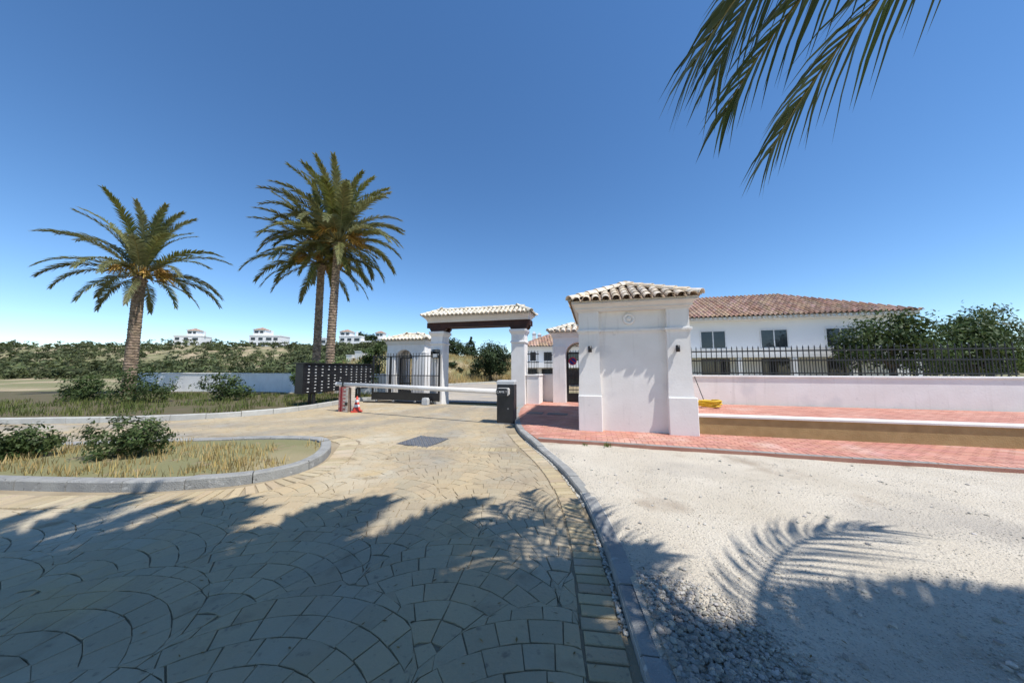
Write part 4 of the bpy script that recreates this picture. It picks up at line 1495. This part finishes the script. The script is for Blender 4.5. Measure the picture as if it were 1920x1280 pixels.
def leafcloud(mb, lobes, n, size, rng, tintv=(0.6, 1.35), mi=0, flat=0.0):
    vol = [l[3] * l[4] * l[5] for l in lobes]
    tot = sum(vol)
    for (cx, cy, cz, rx, ry, rz), vv in zip(lobes, vol):
        k = max(8, int(n * vv / tot))
        # sub-clumps give the light and dark tufts
        subs = []
        for _ in range(max(5, k // 42)):
            d = Vector((rng.gauss(0, 1), rng.gauss(0, 1), rng.gauss(0, 1))).normalized() * (rng.random() ** 0.38)
            subs.append((d, rng.uniform(*tintv), rng.uniform(0.16, 0.34)))
        for _ in range(k):
            d0, tv, sr = rng.choice(subs)
            q = d0 + Vector((rng.gauss(0, 1), rng.gauss(0, 1), rng.gauss(0, 1))) * sr * 0.62
            p = Vector((cx + q.x * rx, cy + q.y * ry, cz + q.z * rz))
            nrm = (q + Vector((rng.gauss(0, .7), rng.gauss(0, .7), rng.gauss(0, .7) + 0.35))).normalized()
            a = nrm.orthogonal().normalized()
            a = (a * math.cos(0) + nrm.cross(a) * rng.uniform(-1.5, 1.5)).normalized()
            b = nrm.cross(a)
            s = size * rng.uniform(0.6, 1.3)
            v = tv * rng.uniform(0.85, 1.15)
            mb.add([p - a * s, p - b * (s * 0.42), p + a * s, p + b * (s * 0.42)], [(0, 1, 2, 3)], mi, (v * rng.uniform(0.92, 1.1), v, v * rng.uniform(0.8, 1.05)))


def tree(name, label, x, y, z, lobes, n, size, seed, m='leaf', trunk_r=0.14, group=None, cat='tree', tintv=(0.6, 1.35)):
    rng = random.Random(seed)
    t = thing(name, label, cat, (x, y, z), 0, group)
    tk = MB()
    top = max(lobes, key=lambda l: l[3] * l[4] * l[5])
    fork = Vector((top[0] * 0.3, top[1] * 0.3, max(0.15, (min(l[2] - l[5] * 0.5 for l in lobes)) * 0.8)))
    tk.tube([(0, 0, -0.3), fork * 0.5 + Vector((0.03, -0.02, 0)), fork], [trunk_r * 1.3, trunk_r, trunk_r * 0.85], 8)
    for l in lobes:
        c = Vector(l[:3])
        tk.tube([fork, fork.lerp(c, 0.5) + Vector((rng.uniform(-.1, .1), rng.uniform(-.1, .1), 0.05)), c], [trunk_r * 0.6, trunk_r * 0.4, trunk_r * 0.15], 6)
    tk.build('trunk', M['wood_bark'], t)
    cr = MB()
    leafcloud(cr, lobes, n, size, rng, tintv)
    cr.build('crown', M[m], t)
    return t


FM = [M['frond'], M['rachis']]
up = [frond_mesh('frond', 4.3, R(82), R(60), 84, 0.60, 0.052, 20 + k, FM, first=0.12) for k in range(3)]
mid = [frond_mesh('frond', 4.2, R(56), R(76), 84, 0.62, 0.052, 30 + k, FM, first=0.14) for k in range(3)]
low = [frond_mesh('frond', 3.9, R(22), R(80), 80, 0.60, 0.052, 40 + k, FM, first=0.16) for k in range(3)]
hangf = [frond_mesh('frond', 3.2, R(-12), R(58), 66, 0.48, 0.042, 50 + k, FM, first=0.2) for k in range(2)]
sets = [up, up, mid, mid, low, low, hangf]
date_palm('tall date palm with orange date stalks standing in the bed behind the mailboxes', -10.0, 17.0, 0.0, 8.45, sets, 56, 3, (0.215, 0.185), lean=(0.15, 0))
date_palm('darker date palm just behind the tall one by the mailboxes, slightly lower crown', -11.75, 18.6, 0.0, 7.75, sets, 48, 7, (0.215, 0.185))
date_palm('date palm growing by itself farther along the pale kerb', -21.5, 17.5, 0.0, 6.6, sets, 40, 9, (0.27, 0.23))

# palms on the gravel beside the camera: their fronds hang into view and shade the drive
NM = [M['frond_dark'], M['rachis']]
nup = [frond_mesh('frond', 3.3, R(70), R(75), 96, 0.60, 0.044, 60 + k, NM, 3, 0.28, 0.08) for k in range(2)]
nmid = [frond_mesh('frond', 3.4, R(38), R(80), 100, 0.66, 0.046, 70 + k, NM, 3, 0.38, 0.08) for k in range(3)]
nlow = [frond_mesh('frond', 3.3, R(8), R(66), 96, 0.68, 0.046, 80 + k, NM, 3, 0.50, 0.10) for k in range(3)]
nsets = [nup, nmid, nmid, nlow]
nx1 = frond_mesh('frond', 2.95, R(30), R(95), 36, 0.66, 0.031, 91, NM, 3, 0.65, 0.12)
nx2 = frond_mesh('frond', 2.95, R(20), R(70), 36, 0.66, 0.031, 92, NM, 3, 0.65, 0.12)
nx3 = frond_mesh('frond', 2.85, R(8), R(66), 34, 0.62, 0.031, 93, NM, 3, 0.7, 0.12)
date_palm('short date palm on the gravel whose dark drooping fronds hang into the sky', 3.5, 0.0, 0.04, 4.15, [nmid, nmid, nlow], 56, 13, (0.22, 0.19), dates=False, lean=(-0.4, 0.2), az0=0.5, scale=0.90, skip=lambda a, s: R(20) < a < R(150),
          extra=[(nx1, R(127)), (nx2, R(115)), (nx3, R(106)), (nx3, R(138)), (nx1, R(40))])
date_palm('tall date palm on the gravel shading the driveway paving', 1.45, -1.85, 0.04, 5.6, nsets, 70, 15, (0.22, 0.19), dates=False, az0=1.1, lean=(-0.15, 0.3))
date_palm('unseen date palm added on the drive to thicken the shade over the paving stones', -0.45, -1.6, 0.0, 5.7, nsets, 68, 17, (0.22, 0.19), dates=False, az0=0.3, lean=(0.1, 0.1))  # added out of view: more canopy to deepen the foreground shade

# trees seen through the portal
tree('broadleaf_tree', 'large round dense green tree standing behind dry grass, seen through the portal', -2.35, 33.5, 0.45,
     [(0.0, 0, 1.9, 1.75, 1.6, 1.7), (-1.2, -0.2, 1.3, 1.1, 1.1, 1.1), (1.2, -0.3, 1.6, 1.25, 1.2, 1.35), (0.3, 0, 2.9, 1.2, 1.1, 1.0), (-0.6, -.4, 2.3, 1.1, 1, 1), (1.6, 0, 2.3, 0.9, 0.9, 1.0)], 9000, 0.12, 21, 'leaf_dark', 0.16)
tree('broadleaf_tree', 'rounded dark tree on top of the dry bank beside the left portal pillar', -8.6, 46.0, hgt(-8.6, 46), [(0, 0, 1.5, 1.9, 1.5, 1.6), (1.5, 0, 1.1, 1.3, 1.2, 1.2), (-1.4, 0, 1.2, 1.3, 1.3, 1.3)], 4500, 0.16, 22, 'leaf_dark', 0.14)
tree('conifer_tree', 'pointed conifer tree on the dry bank, right of the rounded dark one', -6.2, 47.0, hgt(-6.2, 47), [(0, 0, 1.0, 1.0, 1.0, 0.9), (0, 0, 1.9, 0.75, 0.75, 0.8), (0, 0, 2.7, 0.42, 0.42, 0.65)], 3000, 0.14, 23, 'leaf_dark', 0.12)
tree('bush', 'dark round bush on the dry grass bank by the portal pillar', -6.75, 34.5, hgt(-6.75, 34.5), [(0, 0, 0.30, 0.75, 0.6, 0.45)], 1300, 0.08, 24, 'leaf_dark', 0.04, cat='bush')
tree('bush', 'smaller bush next to the dark round one on the dry bank', -5.7, 34.2, hgt(-5.7, 34.2), [(0, 0, 0.22, 0.4, 0.4, 0.36)], 800, 0.07, 25, 'leaf_dark', 0.03, cat='bush')
tree('olive_bush', 'tall loose olive bush growing beside the left arched gateway pavilion', -7.6, 16.9, 0.05, [(0, 0, 1.9, 0.75, 0.7, 0.75), (-0.3, -0.1, 1.2, 0.65, 0.6, 0.6), (0.3, -0.1, 1.0, 0.55, 0.5, 0.7), (0.15, 0, 2.4, 0.5, 0.5, 0.45)], 3400, 0.075, 26, 'leaf', 0.05, cat='bush')
tree('cypress', 'slim dark cypress between the arched pavilion and the left portal pillar', -5.02, 18.3, 0.0, [(0, 0, 0.9, 0.20, 0.2, 0.75), (0, 0, 1.7, 0.20, 0.2, 0.75), (0, 0, 2.5, 0.15, 0.15, 0.65)], 2400, 0.06, 27, 'leaf_dark', 0.05)
tree('shrub', 'bright green shrub at the foot of the palms', -9.9, 15.6, 0.1, [(0, 0, 1.2, 0.55, 0.55, 0.65), (-0.7, 0, 1.0, 0.6, 0.6, 0.6)], 2300, 0.07, 28, 'leaf', 0.04, cat='shrub', tintv=(1.0, 1.9))
tree('shrub', 'yellow-green shrub right of the tall palm trunk behind the mailboxes', -8.75, 16.2, 0.1, [(0, 0, 1.1, 0.55, 0.5, 0.7)], 1600, 0.065, 29, 'leaf', 0.04, cat='shrub', tintv=(1.4, 2.6))
for k, (x, y, s) in enumerate([(-12.5, 13.5, 1.0), (-15.2, 12.6, 1.2), (-18.5, 13.4, 0.9)]):
    tree('shrub', ['round green shrub in the bed left of the mailboxes', 'wide green shrub in the middle of the planting bed', 'small green shrub at the far end of the planting bed'][k], x, y, 0.1, [(0, 0, 0.6 * s, 0.8 * s, 0.7 * s, 0.6 * s), (0.5 * s, 0.1, 0.5 * s, 0.6 * s, 0.6 * s, 0.5 * s)], 2200, 0.06, 60 + k, 'leaf', 0.04, cat='shrub')
for k, (x, y, s) in enumerate([(-6.3, 5.1, 0.9), (-7.9, 5.0, 0.75)]):
    tree('shrub', ['low green shrub on the kerbed traffic island', 'smaller low shrub at the far end of the traffic island'][k], x, y, 0.09, [(0, 0, 0.32 * s, 0.5 * s, 0.45 * s, 0.35 * s), (0.35 * s, 0.05, 0.28 * s, 0.4 * s, 0.35 * s, 0.3 * s)], 3200, 0.032, 70 + k, 'leaf', 0.03, cat='shrub')

# planting bed
bed = MB()
bp2 = [(x - 0.08, y + 0.08) for x, y in LEFTK] + [(-34, 19), (-14.4, 18.4), (-6.5, 16.3)]
bed.add([(x, y, 0.12) for x, y in bp2], [tuple(range(len(bp2)))])
bed.build('planting_bed', M['lawn'], kind='structure')


def blades(mb, rng, x, y, z, h, n, spread, w):
    for _ in range(n):
        a = rng.uniform(0, 6.28)
        l = h * rng.uniform(0.5, 1.15)
        b = Vector((x + rng.gauss(0, spread), y + rng.gauss(0, spread), z - 0.02))
        tip = b + Vector((math.cos(a) * l * 0.35, math.sin(a) * l * 0.35, l))
        wv = Vector((-math.sin(a), math.cos(a), 0)) * w
        v = rng.uniform(0.7, 1.3)
        m_ = b.lerp(tip, 0.55) + Vector((0, 0, l * 0.06))
        mb.add([b - wv, b + wv, m_ + wv * .7, m_ - wv * .7, tip], [(0, 1, 2, 3), (3, 2, 4)], 0, (v, v * rng.uniform(.92, 1.05), v * rng.uniform(.8, 1.05)))


grng = random.Random(77)
gr = MB()
while len(gr.f) < 15000:
    x, y = grng.uniform(-20, -6.8), grng.uniform(9, 16.5)
    if pip(bp2, x, y) and nearest(bp2, x, y, True)[0] > 0.1 and mnoise.noise(Vector((x * .7, y * .7, 0))) > -0.2:
        blades(gr, grng, x, y, 0.12, 0.22, 6, 0.06, 0.009)
ig = MB()
while len(ig.f) < 5200:
    x, y = grng.uniform(-9.3, -3.2), grng.uniform(4.0, 6.3)
    if pip(ISL, x, y) and nearest(ISL, x, y, True)[0] > 0.2 and mnoise.noise(Vector((x * .9, y * .9, 2))) > -0.15:
        blades(ig, grng, x, y, 0.09, 0.15, 5, 0.05, 0.006)
ig.build('island_grass', M['drygrass'], None, label='short dry grass tufts growing on the kerbed traffic island', cat='grass', kind='stuff')
gr.build('bed_grass', M['grass'], None, label='patchy green grass and weeds in the planting bed', cat='grass', kind='stuff')
dg_ = MB()
while len(dg_.f) < 52000:
    x, y = grng.uniform(-16, 8), grng.uniform(24, 56)
    d = (x + 5.65) * -0.79 + (y - 27.5) * 0.62
    if d < 0.35 or x > 0.35 * y - 8: continue
    if grng.random() < smooth(3, 14, d) * 0.55: continue
    hh = 0.42 + 0.45 * max(0, mnoise.noise(Vector((x * .5, y * .5, 5)))) + (0.35 if d < 2.5 else 0)
    blades(dg_, grng, x, y, hgt(x, y), hh, 5, 0.12, 0.013)
dg_.build('dry_grass', M['drygrass'], None, label='tall straw-coloured dry grass covering the bank behind the road', cat='grass', kind='stuff')

# scrub that covers the hillside as one mass
sb = MB()
srg = random.Random(31)
cnt = 0
while cnt < 3600:
    y = 46 + 300 * srg.random() ** 1.5
    x = y * (srg.uniform(-1.75, 0.15) if cnt < 2300 else srg.uniform(-0.72, -0.3))
    if cnt > 3000: y = srg.uniform(60, 148); x = y * srg.uniform(-0.70, -0.38)
    if cnt % 6 == 0: x = y * srg.uniform(0.75, 1.9)
    dens = 1.0 if x / y < -0.25 or x / y > 0.7 else 0.6
    if srg.random() > dens: continue
    if y < 60 and x > -14: continue
    s = srg.uniform(0.8, 2.0) * (1 + y / 260)
    z = hgt(x, y)
    n = 130 if y < 110 else 60
    if any(abs(x / y - q) < 0.075 and 118 < y < 152 for q in (-0.52, -0.62)) : s *= 0.6
    leafcloud(sb, [(x, y, z + s * 0.4, s, s, s * 0.65)], n, 0.15 * s * (1.0 if y < 110 else 1.4), srg, (0.55, 1.5))
    cnt += 1
sb.build('hillside_scrub', M['leaf_far'], None, label='green scrub and bushes covering the hillside below the white villas', cat='scrub', kind='stuff')
tree('pine_tree', 'dark dense tree right of the white hillside villa', -75.5, 157, hgt(-75.5, 157), [(0, 0, 4.2, 3.4, 3, 3.6), (3.2, 0, 3.8, 3.2, 2.6, 3.4), (-1.2, 0, 6.8, 1.8, 1.6, 2.2), (4.9, 0, 5.2, 2.2, 1.8, 2.2)], 4600, 0.45, 41, 'leaf_dark', 0.3)
tree('umbrella_pine', 'flat-topped pine on the skyline above the arched pavilion roof', -56.0, 170, hgt(-56, 170), [(0, 0, 5.4, 2.8, 2.4, 1.2), (2.6, 0, 5.8, 1.5, 1.5, 0.9)], 1200, 0.42, 42, 'leaf_dark', 0.3)
tree('pine_tree', 'dark tree left of the white hillside villa, behind the palm trunk', -88.5, 147, hgt(-88.5, 147), [(0, 0, 3.0, 2.0, 2, 2.8), (-2.5, 0, 2.4, 2.0, 2, 2.2)], 1600, 0.42, 43, 'leaf_dark', 0.3)

# dry leaves and twigs blown over the drive and the gravel
lrng = random.Random(9)
lf = MB()
while len(lf.f) < 260:
    y = 1.5 + lrng.random() ** 1.5 * 7
    x = lrng.uniform(-1.2, 1.1) * y
    z = 0.0125
    if x > kx(y) - 0.2:
        if x < kx(y) + 0.05 or y > RF0.y + (x - RF0.x) * rfd.y / rfd.x - 0.2: continue
        z = gz(x, y) + 0.012
    elif pip(ISLBAND, x, y): continue
    a_ = lrng.uniform(0, 6.28)
    l = lrng.uniform(0.007, 0.02); w_ = l * lrng.uniform(0.10, 0.35)
    d = Vector((math.cos(a_), math.sin(a_), lrng.uniform(-.1, .25))); s_ = Vector((-math.sin(a_), math.cos(a_), 0))
    p = Vector((x, y, z + 0.003))
    v = lrng.uniform(0.25, 0.8)
    lf.add([p - d * l, p - s_ * w_, p + d * l, p + s_ * w_], [(0, 1, 2, 3)], 0, (v, v * .85, v * .7))
lf.build('leaf_litter', M['drygrass'], None, label='dry leaf bits and twigs scattered over the driveway and gravel', cat='leaf litter', kind='stuff')

# small weeds along the pavement edging
for k, d in enumerate((1.35, 0.95)):
    p = RF0 + rfd * d - Vector((-rfd.y, rfd.x)) * 0.06
    wd = MB()
    blades(wd, grng, 0, 0, 0, 0.10 if k == 0 else 0.05, 26 if k == 0 else 14, 0.035, 0.006)
    wd.build('weed', M['grass'], None, (p.x, p.y, 0.055), label=['green weed tuft growing at the foot of the red pavement edging', 'tiny weed tuft at the edging close to the kerb corner'][k], cat='weed')

# ================================================================== HOUSES BEHIND
def corrugated_roof(parent, x0, x1, y0, y1, z0, rise, sp, seed=1, name='roof'):
    rng = random.Random(seed)
    m, S, planes = roof_planes(x0, x1, y0, y1, z0, rise)
    mb = MB()
    for p, e, s, T in planes:
        nrm = e.cross(s)
        if nrm.z < 0: nrm = -nrm
        nc = int(T / sp)
        spp = T / nc
        for i in range(nc):
            t = (i + 0.5) * spp
            ln = min(t, T - t, m) / m * S
            nseg = max(1, int(ln / 0.4))
            for k in range(nseg):
                v = rng.uniform(0.7, 1.3)
                a, b = k / nseg * ln, (k + 1) / nseg * ln
                prof = [(-0.5, 0.0), (-0.28, 0.012), (-0.2, 0.055), (0, 0.085), (0.2, 0.055), (0.28, 0.012), (0.5, 0.0)]
                mb.loft([[p + e * (t + q * spp) + s * l + nrm * (h + lift) for q, h in prof] for l, lift in ((a - 0.03, 0.018), (b, 0.0))], closed=False, tint=(v, v * rng.uniform(.92, 1.06), v * rng.uniform(.85, 1.1)))
    # eave soffit
    mb.add([(x0, y0, z0 - 0.02), (x1, y0, z0 - 0.02), (x1, y1, z0 - 0.02), (x0, y1, z0 - 0.02)], [(0, 1, 2, 3)], 1)
    o = mb.build(name, [M['tile_red'], M['cream']], parent)
    return o


def window(parent, x, y, z, w, h, fm='frame_white', nrm=-1, mull=1):
    f = MB()
    t = 0.06
    f.box(x, x + w, y - 0.04, y + 0.02, z, z + t)
    f.box(x, x + w, y - 0.04, y + 0.02, z + h - t, z + h)
    f.box(x, x + t, y - 0.04, y + 0.02, z + t, z + h - t)
    f.box(x + w - t, x + w, y - 0.04, y + 0.02, z + t, z + h - t)
    for k in range(mull):
        xm = x + w * (k + 1) / (mull + 1)
        f.box(xm - 0.03, xm + 0.03, y - 0.035, y + 0.018, z + t, z + h - t)
    o = f.build('window', M[fm], parent)
    p = MB(); p.box(x + t, x + w - t, y - 0.012, y + 0.01, z + t, z + h - t); p.build('pane', M['glass'], o)
    s = MB(); s.box(x - 0.05, x + w + 0.05, y - 0.10, y + 0.0, z - 0.06, z - 0.002); s.build('sill', M['stucco_far'], o)
    return o


# terracotta-roofed house right behind the gatehouse
hr = thing('villa', 'two-storey white villa with brown tiled roof behind the gatehouse and terrace', 'house', (8.2, 21.5, 0.0), -TH)
a = MB(); a.box(0, 15, 0, 8, -0.2, 4.55); a.build('wall', M['stucco_far'], hr)
corrugated_roof(hr, -0.5, 15.5, -0.6, 8.6, 4.78, 2.2, 0.26, 3)
a = MB()
a.box(-0.4, 15.4, -0.45, 8.4, 4.552, 4.74)
for k in range(58):
    a.box(-0.3 + k * 0.27, -0.18 + k * 0.27, -0.57, -0.45, 4.60, 4.73)
a.build('eave_moulding', M['cream'], hr)
for x in (1.0, 4.4, 7.8, 11.2):
    window(hr, x, 0.0, 2.75, 1.5, 1.2, 'frame_white')
    window(hr, x, 0.0, 0.1, 1.6, 2.0, 'frame_dark')
a = MB()
a.box(0.3, 14.7, -1.3, -0.0, 2.15, 2.35)
for k in range(6):
    a.box(0.35 + k * 2.8, 0.6 + k * 2.8, -1.28, -1.03, -0.2, 2.148)
a.build('balcony', M['stucco_far'], hr)
a = MB(); a.box(0.32, 14.68, -1.28, -1.16, 2.352, 2.70); a.build('balcony_parapet', M['stucco_far'], hr)

# house seen between the right portal pillar and the pedestrian gateway
hc = thing('villa', 'low white villa with faded red tile roof and two chimneys behind the pedestrian gateway', 'house', (0.6, 27.0, 0.0), -R(2))
a = MB(); a.box(0.35, 10, 0.4, 7.4, -0.5, 3.25); a.build('wall', M['stucco_far'], hc)
ro = corrugated_roof(hc, -0.1, 10.4, -0.1, 7.9, 3.42, 1.75, 0.26, 4)
a = MB(); a.box(0.1, 10.2, 0.1, 7.7, 3.252, 3.38); a.build('eave_moulding', M['cream'], hc)
for x, y, h in ((1.45, 3.0, 5.05), (2.0, 3.6, 5.0)):
    a = MB()
    a.box(x - 0.17, x + 0.17, y - 0.17, y + 0.17, 3.6, h - 0.25)
    a.box(x - 0.22, x + 0.22, y - 0.22, y + 0.22, h - 0.249, h - 0.19)
    a.box(x - 0.10, x + 0.10, y - 0.10, y + 0.10, h - 0.189, h)
    a.build('chimney', M['stucco_far'], ro)
for x, w in ((1.0, 0.5), (2.2, 0.7), (4.2, 1.0), (6.6, 1.0)):
    window(hc, x, 0.4, 2.15, w, 0.75, 'frame_dark', mull=0)
a = MB(); a.box(0.4, 9.9, -0.75, 0.39, 1.55, 2.0); a.build('balcony', M['stucco_far'], hc)
for x, w in ((0.6, 1.0), (2.0, 1.6), (4.2, 1.6), (6.6, 1.6)):
    window(hc, x, 0.4, 0.1, w, 1.35, 'frame_dark', mull=1)

# white villas on the hill
def hill_villa(label, x, y, z, w, d, floors, rz, tower=None, seed=1, wing=None):
    t = thing('hillside_villa', label, 'house', (x, y, z), rz, None)
    H = floors * 2.55
    a = MB(); a.box(0, w, 0, d, -3.0, H); a.build('wall', M['stucco_far'], t)
    a = MB(); a.box(-0.15, w + 0.15, -0.15, d + 0.15, H + 0.001, H + 0.55); a.build('parapet', M['stucco_far'], t)
    for fl in range(floors):
        n = int(w / 3.2)
        for k in range(n):
            ww = 1.9 if (k + fl) % 3 else 2.5
            window(t, 0.7 + k * (w - 0.6) / n, 0.0, fl * 2.55 + 0.6, ww, 1.3, 'frame_dark')
    if tower:
        tx, tw, th_ = tower
        a = MB(); a.box(tx, tx + tw, 1.0, 1.0 + tw, H + 0.551, H + th_); a.build('upper_storey', M['stucco_far'], t)
        corrugated_roof(t, tx - 0.4, tx + tw + 0.4, 0.6, 1.4 + tw, H + th_ + 0.05, 1.4, 0.5, seed)
        window(t, tx + 0.5, 1.0, H + th_ - 1.6, tw * 0.35, 1.1, 'frame_dark', mull=0)
        window(t, tx + tw * 0.6, 1.0, H + th_ - 1.6, tw * 0.28, 1.1, 'frame_dark', mull=0)
        a = MB(); a.box(tx + tw + 2.4, tx + tw + 3.1, 2.0, 2.7, H + 0.551, H + 2.9); a.build('chimney', M['stucco_far'], t)
    if wing:
        wx, ww, wh = wing
        a = MB(); a.box(wx, wx + ww, 0.6, d - 0.5, -2.5, wh); a.build('wing', M['stucco_far'], t)
    return t


zA = 11.6
hill_villa('white two-storey hillside villa with red hipped roof on its upper storey and a chimney', -84.3, 150, zA, 10.5, 8, 2, R(3), (-0.2, 5.0, 2.6), 5, (10.6, 4.6, 3.2))
hill_villa('small white hillside villa with red roof right of the dark tree', -75.6, 168, 14.6, 9.0, 7, 1, R(2), (0.6, 4.2, 3.6), 6)
hill_villa('plain white hillside block behind the palm trunks', -88.6, 141, 12.3, 4.2, 5, 1, 0)
hill_villa('wide white hillside villa far along the ridge, one red roof at its end', -128, 150, 12.0, 14, 8, 2, R(8), (1.0, 5.0, 3.2), 7)
hill_villa('white hillside villa at the far end of the ridge beyond the lone palm', -176, 160, 13.0, 12, 8, 2, R(12), (5.0, 4.5, 3.2), 8)
for k, (x, y, w, d, z) in enumerate([(-18.75, 35.0, 0.75, 1.4, 2.95), (-17.45, 34.3, 0.95, 1.9, 3.35)]):
    gz_ = hgt(x, y)
    t = thing('gate_pier', ['lower white rendered pier of the far driveway gate below the hill', 'taller white rendered pier of the far driveway gate below the hill'][k], 'pier', (x, y, gz_), -TH)
    a = MB(); a.cbox(0, w, 0, d, -0.4, z - gz_, 0.02); a.build('pier_body', M['stucco_far'], t)
    a = MB(); a.box(-0.04, w + 0.04, -0.04, d + 0.04, z - gz_ + 0.001, z - gz_ + 0.06); a.build('coping', M['stucco_far'], t)
fg = thing('iron_gate', 'dark iron gate between the two white piers below the hill', 'gate', (-18.0, 35.0, hgt(-18, 35)), -TH)
a = MB(); a.box(0, 0.6, 0, 0.05, 0.05, 2.0); a.build('panel', M['iron'], fg)
for k, (x, y, s) in enumerate([(27.5, 18.5, 1.15), (33.0, 21.5, 1.35)]):
    tree('broadleaf_tree', ['round green tree standing past the end of the villa', 'tall broad tree beyond the round one past the villa'][k], x, y, 0.0, [(0, 0, 2.4 * s, 1.7 * s, 1.6 * s, 1.5 * s), (1.2 * s, 0, 1.9 * s, 1.3 * s, 1.2 * s, 1.1 * s), (-1.1 * s, 0.2, 1.9 * s, 1.2 * s, 1.2 * s, 1.1 * s), (0.2, 0, 3.4 * s, 1.1 * s, 1.1 * s, 1.0 * s)], 6500, 0.12, 84 + k, 'leaf', 0.16)
tree('broadleaf_tree', 'leafy tree right behind the terrace railing in front of the villa', 19.0, 15.5, 0.0, [(0, 0, 3.0, 1.7, 1.6, 1.4), (1.2, 0, 2.4, 1.3, 1.2, 1.1), (-1.1, 0.2, 2.5, 1.2, 1.2, 1.1)], 6000, 0.11, 81, 'leaf', 0.16)
